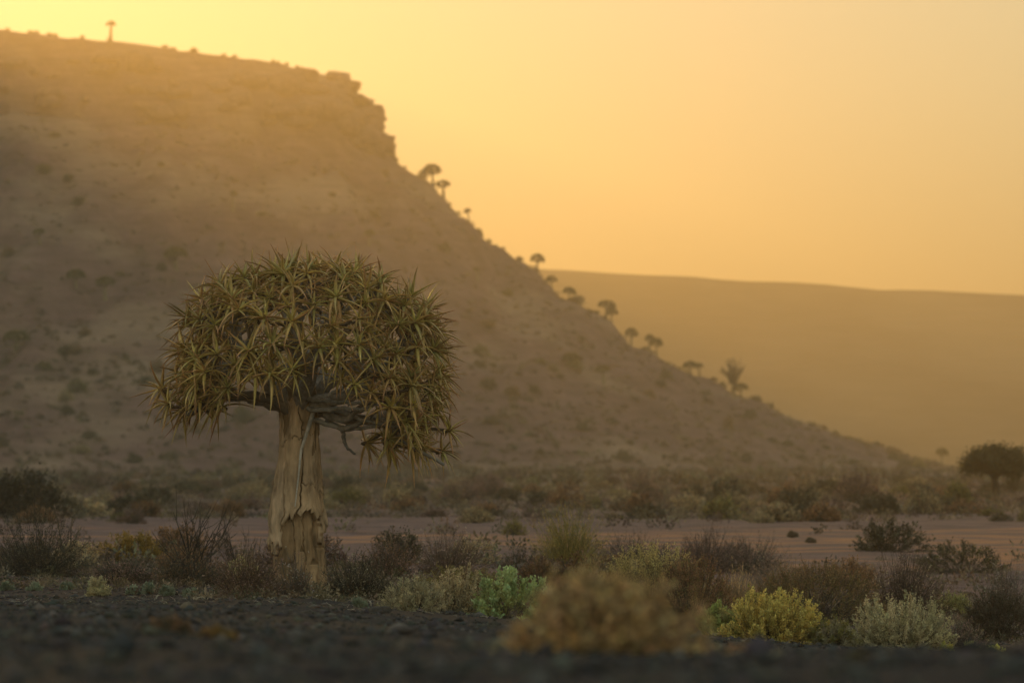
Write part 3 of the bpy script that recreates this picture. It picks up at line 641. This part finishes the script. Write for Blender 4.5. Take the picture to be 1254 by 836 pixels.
near('shrub', 740, 716, 84, 34, 'small mottled olive shrub between the broom and the pale olive dome', lo=46, hi=54, style='dome', ntwig=200, nleaf=3600, L=.022, W=.01, pal=OLIVE+GREY[1:2])
near('shrub', 1172, 790, 60, 30, 'low grey-brown twiggy shrub between the silvery shrub and the black mound', lo=41, hi=47, style='twig', ntwig=150, nleaf=1700, L=.02, W=.008, pal=PLUM+GREY[1:2], stem=(.09, .075, .065))
# right group
near('succulent_shrub', 884, 786, 70, 52, 'fresh green fleshy shrub merging into the golden shrub', lo=40, hi=46, style='shoot', ntwig=90, nleaf=4200, L=.028, W=.013, pal=[(.17, .22, .07), (.23, .27, .085), (.13, .165, .06)], tips=[(.30, .33, .11)], t0=.35)
near('gold_lit_shrub', 946, 788, 122, 66, 'yellow leafy shrub with upright shoots, golden sunlight coloured into its leaves', lo=40, hi=46, style='shoot', ntwig=170, nleaf=8500, L=.026, W=.012, pal=[(.25, .225, .07), (.18, .175, .06), (.31, .26, .085)], tips=[(.58, .44, .13), (.50, .40, .13), (.36, .33, .11)], t0=.3)  # warm sunlight on the shrub is put into its gold leaf and tip colours
near('shrub', 1022, 796, 56, 34, 'small dull grey-green shrub between the golden and the silvery shrubs', lo=40, hi=46, style='shoot', ntwig=80, nleaf=1800, L=.028, W=.012, pal=GREY[:2]+OLIVE[:1])
near('silver_shrub', 1100, 797, 132, 68, 'silvery grey-green leafy shrub right of the golden shrub', lo=40, hi=46, style='shoot', ntwig=220, nleaf=8800, L=.026, W=.011, pal=[(.29, .30, .21), (.22, .235, .165), (.35, .35, .25)], t0=.3)
near('shrub', 1106, 752, 118, 84, 'tall round brown twiggy shrub with bright seed specks behind the silvery shrub', lo=45, hi=51, style='twig', ntwig=420, nleaf=3800, L=.018, W=.008, pal=BROWN+PLUM, stem=(.085, .06, .05), nseed=420, seedc=(.48, .36, .24))
near('shrub', 1218, 782, 84, 58, 'almost black dense mound right of the silvery shrub', lo=43, hi=48, style='dome', ntwig=240, nleaf=5000, L=.02, W=.009, pal=DARK+[(.04, .03, .024)], lump=.15)
near('shrub', 1232, 752, 92, 70, 'grey twiggy shrub with white seed dots behind the black mound', lo=47, hi=53, style='twig', ntwig=260, nleaf=1800, L=.02, W=.009, pal=GREY[1:2]+PLUM, stem=(.12, .10, .09), nseed=300, seedc=(.52, .46, .4))
near('shrub', 1166, 750, 50, 30, 'small soft green shrub beside the tall seed-specked shrub', lo=46, hi=54, style='dome', ntwig=80, nleaf=1500, L=.024, W=.011, pal=[(.14, .16, .07), (.17, .18, .08)])
near('shrub', 1180, 700, 110, 34, 'dark green low shrub on the red soil behind the seed-specked shrub', lo=55, hi=74, style='dome', ntwig=160, nleaf=3000, L=.03, W=.013, pal=DARK+OLIVE[2:])
# blurred plants close by
near('ochre_shrub', 736, 790, 240, 98, 'out-of-focus ochre and brown dry shrub standing in the dark gravel', lo=14.5, hi=16.5, style='twig', ntwig=420, nleaf=9500, L=.022, W=.010, pal=[(.27, .195, .11), (.21, .17, .10), (.32, .23, .105), (.16, .145, .09), (.25, .175, .12)], tips=[(.40, .28, .11), (.32, .22, .13), (.26, .23, .11)], lump=.45, fm=DRY, stem=(.12, .085, .06))
near('dry_grass', 1046, 838, 60, 26, 'small dark blurred tuft in the gravel below the silvery shrub', lo=12, hi=20, cat='grass tuft', style='dome', ntwig=60, nleaf=900, L=.02, W=.008, pal=DARK+OLIVE[:1])
near('dry_grass', 1130, 826, 120, 22, 'wide blurred brown tuft in the gravel below the silvery shrub', lo=13, hi=24, cat='grass tuft', style='twig', ntwig=120, nleaf=1500, L=.02, W=.008, pal=BROWN+DARK, stem=(.09, .07, .05))
near('dry_grass', 905, 806, 90, 20, 'blurred reddish-brown tuft in the gravel below the golden shrub', lo=14, hi=26, cat='grass tuft', style='twig', ntwig=100, nleaf=1300, L=.02, W=.008, pal=BROWN+RED[:1], stem=(.09, .065, .05))
near('dry_grass', 205, 776, 70, 24, 'low blurred olive-brown tuft in the dark gravel left of the tree', lo=18, hi=30, cat='grass tuft', style='dome', ntwig=70, nleaf=1200, L=.02, W=.009, pal=DARK+BROWN)
near('dry_grass', 268, 782, 46, 18, 'small blurred rusty tuft in the dark gravel left of the tree', lo=18, hi=30, cat='grass tuft', style='dome', ntwig=50, nleaf=800, L=.02, W=.008, pal=[(.12, .08, .03), (.07, .06, .03)])
# small succulents along the gravel's edge
for k, (px, py, w, h, l) in enumerate(((10, 722, 16, 11, 'tiny blue-green succulent'), (43, 722, 14, 8, ''), (82, 722, 15, 10, ''), (121, 729, 34, 22, 'pale grey-green succulent clump, biggest of those at the gravel edge'), (163, 727, 14, 10, ''), (184, 727, 19, 14, ''), (205, 729, 17, 13, ''), (232, 731, 16, 10, ''), (442, 746, 20, 10, ''), (1004, 798, 18, 12, ''), (1130, 806, 18, 10, ''), (1158, 808, 16, 12, ''), (1190, 807, 20, 15, ''), (1218, 806, 22, 11, ''))):
    right = px > 900; g = k == 3
    pal = [(.22, .25, .09), (.28, .29, .08)] if right else [(.20, .21, .15), (.24, .24, .16)] if g else [(.11, .155, .125), (.14, .18, .15)]
    lab = l if g else ('tiny yellow-green plant on bare soil below the silvery shrub' if right else 'tiny blue-green succulent at the edge of the dark gravel')
    e = near('small_succulent', px, py, w, h, lab, lo=40, hi=50, cat='succulent', style='shoot', ntwig=16 if not g else 40, nleaf=340 if not g else 1100, L=.026, W=.013, pal=pal, sink=.005)
    if not g: e['group'] = 'tiny plants by the silvery shrub' if right else 'tiny succulents along the gravel edge'
# curled dead leaves shed at the foot of the tree
rs = np.random.RandomState(31)
for i, (px, py) in enumerate(((232, 739), (249, 745), (262, 740), (285, 747), (316, 748), (330, 744), (348, 750), (384, 744), (392, 751), (402, 743), (413, 747), (428, 741), (437, 740), (452, 743), (196, 733), (474, 748))):
    x, y, z = on_ground(px, py, 41, 46.8); bag = Bag(); n = 9; a = np.linspace(0, rs.uniform(1.8, 3.6), n); r_ = rs.uniform(.04, .075)
    tube(bag, np.stack([r_*np.cos(a), rs.uniform(-.4, .4)*r_*a*.3, r_*np.sin(a)*rs.uniform(.4, 1)+.006], 1), .009*np.interp(np.arange(n), [0, 2, 8], [.6, 1, .15]), (.42, .36, .28), 4)
    o = obj('fallen_leaf', bag.mesh('fallen_leaf', True), DRY); o.location = (x, y, z); o.rotation_euler = (0, 0, rs.uniform(0, 6.3))
    tag(o, 'pale curled dead leaf lying on the ground by the trunk foot', 'dead leaf', 'dead leaves shed under the quiver tree')
# stones
rs = np.random.RandomState(8); near_rocks = [rock_mesh('stone', rs, f, (.07, .06, .055)) for f in (.55, .65, .8)]
for px, py, s, l in ((466, 749, .09, 'dark angular stone beside the small grey-green shrub'), (77, 738, .055, None), (300, 752, .05, None), (540, 765, .05, None), (1060, 806, .05, None), (150, 742, .06, None)):
    x, y, z = on_ground(px, py, 36, 47); o = obj('stone', near_rocks[rs.randint(3)], STONE); o.location = (x, y, z+s*.15); o.scale = (s*1.2, s, s); o.rotation_euler = (0, 0, rs.uniform(0, 6))
    tag(o, l or 'fist-sized dark stone lying in the gravel', 'stone', None if l else 'stones lying in the gravel')
bag = Bag(); n = 15000; rs = np.random.RandomState(9)
yy_ = 9+49*rs.uniform(0, 1, n)**.8; xx_ = rs.uniform(-.155, .155, n)*yy_; zz_ = G(xx_, yy_)
so = np.array([(1, 0, 0), (-1, 0, 0), (0, 1, 0), (0, -1, 0), (0, 0, 1), (0, 0, -1)], float)
sf = np.array([(0, 2, 4), (2, 1, 4), (1, 3, 4), (3, 0, 4), (2, 0, 5), (1, 2, 5), (3, 1, 5), (0, 3, 5)])
sz = rs.gamma(2.0, .007, n)+.005
Vv = so[None]*rs.uniform(.6, 1.3, (n, 6, 1))*sz[:, None, None]*np.array([1.2, 1.2, .7])+rs.normal(0, .2, (n, 6, 3))*sz[:, None, None]
Vv = Vv+np.stack([xx_, yy_, zz_+sz*.15], 1)[:, None]
bag.add(Vv.reshape(-1, 3), (sf[None]+(np.arange(n)*6)[:, None, None]).reshape(-1, 3), np.repeat(pick(rs, [(.05, .047, .047), (.07, .065, .062), (.035, .033, .034), (.10, .085, .075)], n, .2), 6, 0))
tag(obj('gravel', bag.mesh('gravel'), STONE), 'loose small dark stones strewn over the foreground soil', 'gravel', kind='stuff')
# ------------------------------------------------------------------ scrub of the plain
def low_bush(seed, pal, n=420, flat=.55, tips=None, L=.055):
    """unit shrub (1 m wide) for the middle distance"""
    return bush(seed, 1.0, flat, 'dome', 120, n, L, L*.42, pal, tips=tips, rtw=.006, lump=.4)
KINDS = [('dark grey-green low shrub on the plain before the mesa', DARK+[(.07, .075, .055)], .55, None), ('dull olive rounded shrub on the plain before the mesa', OLIVE, .6, None), ('brown dry-looking shrub on the plain before the mesa', BROWN, .5, None), ('pale greyish straw shrub on the plain before the mesa', [(.24, .20, .13), (.18, .16, .11), (.2, .2, .14)], .5, None), ('purplish-grey twiggy shrub on the plain before the mesa', PLUM+[(.10, .085, .08)], .6, None)]
protos = [[low_bush(100+10*k+j, K[1], 2200, K[2]*f) for j, f in enumerate((.85, 1, 1.2))] for k, K in enumerate(KINDS)]
def merged(parts):
    Vs, Fs, Cs, n = [], [], [], 0
    for me in parts.values():
        v = np.empty(len(me.vertices)*3, np.float32); me.vertices.foreach_get('co', v); f = np.empty(len(me.loops), np.int32); me.loops.foreach_get('vertex_index', f)
        c = np.empty(len(me.vertices)*4, np.float32); me.color_attributes['Col'].data.foreach_get('color', c)
        Vs.append(v.reshape(-1, 3)); Fs.append(f.reshape(-1, 4)+n); Cs.append(c.reshape(-1, 4)[:, :3]); n += len(v)//3
    return np.concatenate(Vs), np.concatenate(Fs), np.concatenate(Cs)
solid = [[mesh('plain_shrub', *merged(p)) for p in K] for K in protos]
rs = np.random.RandomState(77); placed = []
LOOKS = ['dark grey-green low shrub', 'dull olive rounded shrub', 'brown dry-looking shrub', 'pale greyish straw shrub', 'purplish-grey twiggy shrub']
def plain_label(w, y, k, h):
    size = 'small' if w < .8 else 'medium-sized' if w < 1.2 else 'large'
    zone = 'on the near side of the bare red strip' if y < 84 else 'close beyond the bare red strip' if y < 128 else 'midway across the plain' if y < 180 else 'far out on the plain towards the mesa'
    return size+(' flat ' if h < .72 else ' ')+LOOKS[k]+' '+zone
def slope_label(w, k, f): return ('big ' if w > 2 else 'small ')+['dark', 'olive', 'brown', 'pale'][k]+' bush '+('high on the scree slope under the cliff' if f < 30 else 'halfway up the scree slope' if f < 62 else 'low on the scree slope near its foot')
def put_shrub(x, y, z, w, k, h=1.0, name='plain_shrub', label=None, group=None):
    o = obj(name, solid[k][rs.randint(3)], LEAF); o.location = (x, y, z-.02*w); o.rotation_euler = (0, 0, rs.uniform(0, 6.3)); o.scale = (w, w*rs.uniform(.8, 1.15), w*h)
    tag(o, label or KINDS[k][0], 'shrub', group or 'low shrubs scattered on the plain'); return o
# ones that stand out
for px, py, wpx, h, k, lab in ((488, 668, 20, .9, 0, None), (970, 657, 15, 1.1, 0, 'small dark round bush alone on the bare strip'), (1072, 663, 24, 1, 0, 'wider dark round bush on the bare strip'), (992, 664, 15, 1, 0, 'smallest of three dark round bushes on the bare strip')):
    x, y, z = on_ground(px, py, 62, 170); put_shrub(x, y, z, wpx*y/FPX, k, h, label=lab, group=None)
x, y, z = on_ground(22, 634, 100, 150); plant('plain_bush', bush(5, 118*y/FPX, 74*y/FPX, 'dome', 300, 4000, .10, .05, [(.022, .022, .018), (.03, .028, .022)], stem=(.03, .025, .02)), (x, y, z), 'biggest near-black rounded bush on the plain beyond the bare strip', 'shrub')
def free(x, y, r): return all((x-a)**2+(y-b)**2 > (r+c)**2*.45 for a, b, c in placed)
tries = 0
while len(placed) < 285 and tries < 9000:
    tries += 1
    y = 54+190*rs.uniform(0, 1)**.85; x = rs.uniform(-.142, .142)*y
    wv = float(wob(x, y, 28, 41)); c = y+17*float(wob(x, y, 9, 42))*.5
    if 66 < c < 98 and rs.rand() < .9: continue
    if y < 62 and rs.rand() < .4: continue
    w = rs.uniform(.6, 1.5)*(1.0 if y < 110 else 1.2)
    if not free(x, y, w*.5): continue
    placed.append((x, y, w*.5)); k = rs.choice(5, p=[.30, .10, .23, .19, .18])
    hh = rs.uniform(.5, 1.0); put_shrub(x, y, float(G(x, y)), w, k, hh, label=plain_label(w, y, k, hh))
def scatter(name, n, pos, size, cols, L, nl, label, flat=.5, mat=None):
    """many small far shrubs in one mesh: nl leaf clumps for each"""
    rs_ = np.random.RandomState(len(name)*13+n); x, y, z = pos(rs_, n); n = len(x); w = size(rs_, n)
    d = unit(rs_.normal(size=(n, nl, 3))); d[:, :, 2] = np.abs(d[:, :, 2]); rad = rs_.uniform(.08, 1, (n, nl, 1))**.8
    p = np.stack([x, y, z], 1)[:, None]+d*rad*np.array([.5, .5, flat])*w[:, None, None]
    c = np.repeat(pick(rs_, cols, n, .15), nl, 0)*(1+rs_.normal(0, .15, (n*nl, 1)))
    V, F, C = leaves4(p.reshape(-1, 3), (d+rs_.normal(0, .5, d.shape)+np.array([0, 0, .2])).reshape(-1, 3), np.repeat(w, nl)*L*rs_.uniform(.6, 1.3, n*nl), np.repeat(w, nl)*L*.5, np.clip(c, .01, 1), rs_)
    return tag(obj(name, mesh(name, V, F, C), mat or LEAF), label, 'scrub', kind='stuff')
def pos_plain(lo, hi, keep):
    def f(r, n):
        y = lo+(hi-lo)*r.uniform(0, 1, n)**.8; x = r.uniform(-.15, .15, n)*y; c = y+17*wob(x, y, 9, 42)*.5
        ok = ~((c > 64) & (c < 104)) | (r.rand(n) < keep); x, y = x[ok], y[ok]
        z = np.maximum(G(x, y), np.where(y > 330, M(x, y), -9)); return x, y, z
    return f
ALLC = [(.09, .068, .055), (.13, .10, .065), (.16, .105, .08), (.24, .18, .125), (.13, .094, .085), (.18, .15, .09)]
scatter('dwarf_scrub', 4600, pos_plain(56, 240, .07), lambda r, n: r.uniform(.25, .8, n), ALLC, .15, 46, 'ankle-high dwarf scrub filling gaps between the plain shrubs')
scatter('distant_scrub', 2600, pos_plain(225, 520, 1), lambda r, n: r.uniform(.4, 1.3, n), ALLC, .32, 44, 'dense far scrub at the foot of the mesa')
def pos_under(r, n):
    y = r.uniform(41, 60, n); x = r.uniform(-.15, .15, n)*y; q = HPY-FPX*(G(x, y)-CAMZ)/y
    edge = np.interp(627+FPX*x/y, [0, 250, 500, 700, 900, 1254], [722, 736, 752, 765, 785, 800])
    ok = (q < edge-2) & ((x-TX)**2+(y-TY)**2 > .3); x, y = x[ok], y[ok]; return x, y, G(x, y)
scatter('undergrowth', 1500, pos_under, lambda r, n: r.uniform(.08, .34, n), [(.13, .10, .075), (.20, .15, .09), (.26, .20, .13), (.11, .10, .06), (.17, .105, .075)], .16, 46, 'low dry undergrowth and tufts filling the ground between the near shrubs')
# twigs and litter on the soil
rs_ = np.random.RandomState(21); n = 2600; y_ = rs_.uniform(38, 56, n); x_ = rs_.uniform(-.15, .15, n)*y_; a_ = rs_.uniform(0, 6.28, n); l_ = rs_.gamma(2., .03, n)+.02
P0 = np.stack([x_, y_, G(x_, y_)+.008], 1); d_ = np.stack([np.cos(a_), np.sin(a_), rs_.normal(.08, .12, n)], 1)
Pl = P0[:, None]+d_[:, None]*(l_[:, None]*np.linspace(0, 1, 4))[:, :, None]+rs_.normal(0, .005, (n, 4, 3))
lit = Bag(); lit.add(*tubes3(Pl, np.tile(np.linspace(.0045, .0015, 4), (n, 1)), pick(rs_, [(.30, .24, .18), (.16, .12, .09), (.09, .07, .055), (.42, .36, .28)], n, .15)))
tag(obj('litter', lit.mesh('litter'), TWIG), 'broken twigs and dry litter strewn over the soil among the near shrubs', 'litter', kind='stuff')
# on the slope of the mesa
def pos_slope(r, n):
    y = r.uniform(440, 640, n); x = r.uniform(-.15, .12, n)*y; w = rim_dist(x, y); ok = (w > 1) & (w < 100)
    x, y = x[ok], y[ok]; return x, y, M(x, y)-.05
scatter('slope_scrub', 4200, pos_slope, lambda r, n: r.uniform(.4, 1.3, n), [(.19, .125, .09), (.25, .17, .115), (.29, .205, .135), (.17, .115, .085)], .34, 26, 'sparse scrub dotted over the scree slope')
rs = np.random.RandomState(55); n = 0
while n < 110:
    y = rs.uniform(450, 620); x = rs.uniform(-.14, .11)*y; w_ = float(rim_dist(x, y))
    if not 6 < w_ < 92 or rs.rand() > .35+w_/90: continue
    sw_, kk = rs.uniform(1.1, 2.8), rs.choice(4, p=[.5, .2, .2, .1]); put_shrub(x, y, float(M(x, y)), sw_, kk, rs.uniform(.8, 1.2), 'slope_shrub', slope_label(sw_, kk, w_), 'bushes dotted over the scree slope'); n += 1
for i in range(70):     # specks along the skyline
    px = rs.uniform(5, 1100); x, y, z = ridge(px)
    put_shrub(x, y, z, rs.uniform(.5, 1.25), rs.choice(3), 1, 'ridge_shrub', 'tiny bush silhouetted on the skyline of the mesa', 'tiny bushes along the skyline of the mesa')
# ------------------------------------------------------------------ far quiver trees
def far_quiver(seed, h, cw, ch, limbs=7):
    """trunk and spiky umbrella crown; h tall, crown cw wide"""
    r = np.random.RandomState(seed); bt = Bag(); zf = h-ch*.95
    zz = np.linspace(-.15, zf, 8); tube(bt, np.stack([.05*np.sin(zz*1.3+seed), .04*np.cos(zz), zz], 1), np.interp(zz, [-.15, .5, zf], [.30, .23, .15])*h/3, (.28, .21, .13), 8, .06, r)
    bl = Bag(); top = np.array([.05*math.sin(zf*1.3+seed), 0, zf-.05]); bc = Bag()
    for k in range(limbs):
        a = k/limbs*6.28+r.uniform(-.3, .3); q = np.array([math.cos(a)*cw*.36, math.sin(a)*cw*.36, h-ch*.5+r.uniform(-.1, .15)*ch])
        tube(bl, bez(top, top+np.array([0, 0, .25*ch]), q-np.array([math.cos(a)*.1, math.sin(a)*.1, .25*ch]), q, 6), np.linspace(.085, .04, 6)*h/3, (.14, .11, .09), 5, .1, r)
    nr = 34; g = np.arange(nr)
    for k in range(nr):
        se = 1-1.15*(k+.5)/nr; ce = math.sqrt(max(0, 1-se*se)); a = k*2.4+r.uniform(-.3, .3)
        c = np.array([ce*math.cos(a)*cw*.42, ce*math.sin(a)*cw*.42, h-ch*.62+se*ch*.5])*(1, 1, 1)
        ax = unit(np.array([ce*math.cos(a), ce*math.sin(a), se+.4])); m = 22
        d = unit(ax+r.normal(0, .75, (m, 3))); bc.add(*leaves4(np.tile(c, (m, 1)), d, .16*cw*r.uniform(.7, 1.2, m), .07*cw, pick(r, GREENS*.28, m), r))
    return {'trunk': bt.mesh('trunk', True), 'limb': bl.mesh('limb', True), 'crown': bc.mesh('crown')}
FQ = [far_quiver(1, 3.0, 2.5, 1.75), far_quiver(2, 3.4, 2.1, 1.6), far_quiver(3, 2.8, 2.7, 1.7, 8), far_quiver(4, 4.0, 1.6, 1.3, 5)]
def far_tree(x, y, z, k, hm, label, group):
    e = empty('distant_quiver_tree', (x, y, z), label, 'tree', group, x*3.1, hm/(3.0, 3.4, 2.8, 4.0)[k])
    q_ = random.Random(int(x*37)); e.scale = (e.scale[0]*q_.uniform(.78, 1.2), e.scale[1]*q_.uniform(.8, 1.2), e.scale[2]*q_.uniform(.85, 1.15)); e.rotation_euler = (q_.uniform(-.1, .1), q_.uniform(-.16, .16), x*3.1)
    for nm, me in FQ[k].items(): obj(nm, me, {'trunk': BARK, 'limb': LIMB, 'crown': ALOE}[nm], e)
for px, hpx, k, lab in ((134, 25, 3, 'lone tiny quiver tree standing on the flat mesa top'), (530, 19, 2, 'broad quiver tree highest up the slope skyline, below the cliff'), (543, 22, 1, 'slim quiver tree right beside the highest one on the slope skyline'), (574, 12, 1, 'tiny thin quiver tree alone on the skyline below the highest pair'), (657, 21, 0, "round quiver tree on the slope skyline just above the far hill's edge"), (676, 12, 2, "low quiver tree where the far hill's edge meets the slope"), (696, 12, 2, 'small squat quiver tree just below where the far hill meets the slope'), (742, 20, 0, 'taller quiver tree of an overlapping pair against the far hill'), (749, 15, 2, 'lower quiver tree of an overlapping pair against the far hill'), (773, 18, 0, 'single round quiver tree between two pairs on the slope skyline'), (795, 19, 1, 'slim quiver tree of a touching pair on the slope skyline'), (804, 18, 0, 'stout quiver tree of a touching pair on the slope skyline'), (846, 16, 2, 'broad little quiver tree of the pair next above the leafless tree'), (857, 15, 1, 'slim little quiver tree of the pair next above the leafless tree'), (908, 15, 2, 'small quiver tree touching the leafless tree on the skyline'), (1152, 17, 0, 'lowest small round quiver tree at the very end of the slope')):
    x, y, z = ridge(px); far_tree(x, y, z-.1, k, 1.2*hpx*y/FPX, lab, 'quiver trees along the mesa skyline')
for i, (px, py, hpx, k) in enumerate(((216, 332, 30, 0), (128, 368, 34, 1), (92, 352, 24, 2), (48, 300, 22, 1), (284, 258, 26, 3), (452, 300, 22, 1), (585, 345, 20, 3), (740, 470, 24, 1), (700, 452, 20, 2), (20, 430, 30, 2))):
    x, y, z = ray(px, py); far_tree(x, y, z-.1, k, hpx*y/FPX, 'faint quiver tree with pale trunk on the scree slope', 'faint quiver trees on the slope face')
# leafless round tree on the skyline
x, y, z = ridge(898); e = empty('leafless_tree', (x, y, z-.1), 'leafless round-topped tree with a fan of bare branches on the skyline', 'tree'); k = 40*y/FPX
bag = Bag(); tube(bag, np.array([(0, 0, -.2), (.05, 0, k*.2), (0, .03, k*.42)]), np.array([.22, .17, .13]), (.07, .055, .05), 7); obj('trunk', bag.mesh('trunk', True), BARK, e)
b = bush(905, k*.78, k*.68, 'stick', 46, 500, .28, .07, [(.10, .08, .06)], stem=(.045, .036, .033), rtw=.07, t0=.6); me = mesh('crown', *merged(b)); o = obj('crown', me, TWIG, e); o.location = (0, 0, k*.36)
# broad thorn tree on the plain at the right
x, y, z = on_ground(1218, 607, 150, 230); e = empty('thorn_tree', (x, y, z), 'broad dark thorn tree with a wide rounded crown on the plain', 'tree'); k = y/FPX
rs = np.random.RandomState(66); bt, bl, bc = Bag(), Bag(), Bag(); H_, W_ = 66*k, 92*k
tube(bt, np.array([(0, 0, -.2), (.04, 0, H_*.15), (-.03, 0, H_*.34)]), np.array([.3, .2, .17])*H_/2.6, (.055, .045, .04), 8, .08, rs)
for i in range(80):
    a = rs.uniform(0, 6.283); se = rs.uniform(-.75, 1); ce = math.sqrt(1-se*se); f = rs.uniform(.6, 1)
    c = np.array([ce*math.cos(a)*W_*.43*f, ce*math.sin(a)*W_*.40*f, H_*.60+se*H_*.34*f])
    if abs(c[0]) < .2*W_ and c[2] < H_*.55 and rs.rand() < .8: continue
    tube(bl, bez(np.array([0, 0, H_*.28]), np.array([c[0]*.2, c[1]*.2, H_*.5]), c*np.array([.8, .8, .95]), c, 6), np.linspace(.07, .02, 6)*H_/2.6, (.06, .05, .042), 4, .1, rs)
    m = 110; p = c+rs.normal(0, 1, (m, 3))*np.array([.07, .07, .05])*W_*.8; bc.add(*leaves4(p, rs.normal(size=(m, 3)), .13, .07, pick(rs, [(.035, .038, .02), (.05, .052, .025), (.07, .065, .03)], m), rs))
obj('trunk', bt.mesh('trunk', True), BARK, e); obj('limb', bl.mesh('limb', True), BARK, e); obj('crown', bc.mesh('crown'), LEAF, e)
# ------------------------------------------------------------------ dust haze hanging in the air
hv = [(a, b, c) for a in (-2700, 2700) for b in (-120, 4300) for c in (-4, 146)]
hm = bpy.data.meshes.new('haze'); hm.from_pydata(hv, [], [(0, 1, 3, 2), (4, 6, 7, 5), (0, 4, 5, 1), (2, 3, 7, 6), (0, 2, 6, 4), (1, 5, 7, 3)]); hm.update()
m = bpy.data.materials.new('haze'); nt, N, L = nodes(m); v = N('ShaderNodeVolumePrincipled')
v.inputs['Color'].default_value = (.95, .76, .52, 1); v.inputs['Density'].default_value = HAZE_DENSITY; v.inputs['Anisotropy'].default_value = HAZE_G
o_ = N('ShaderNodeOutputMaterial'); L(v.outputs[0], o_.inputs['Volume'])
tag(obj('haze', hm, m), 'thin golden dust haze filling the valley air', 'haze', kind='stuff')
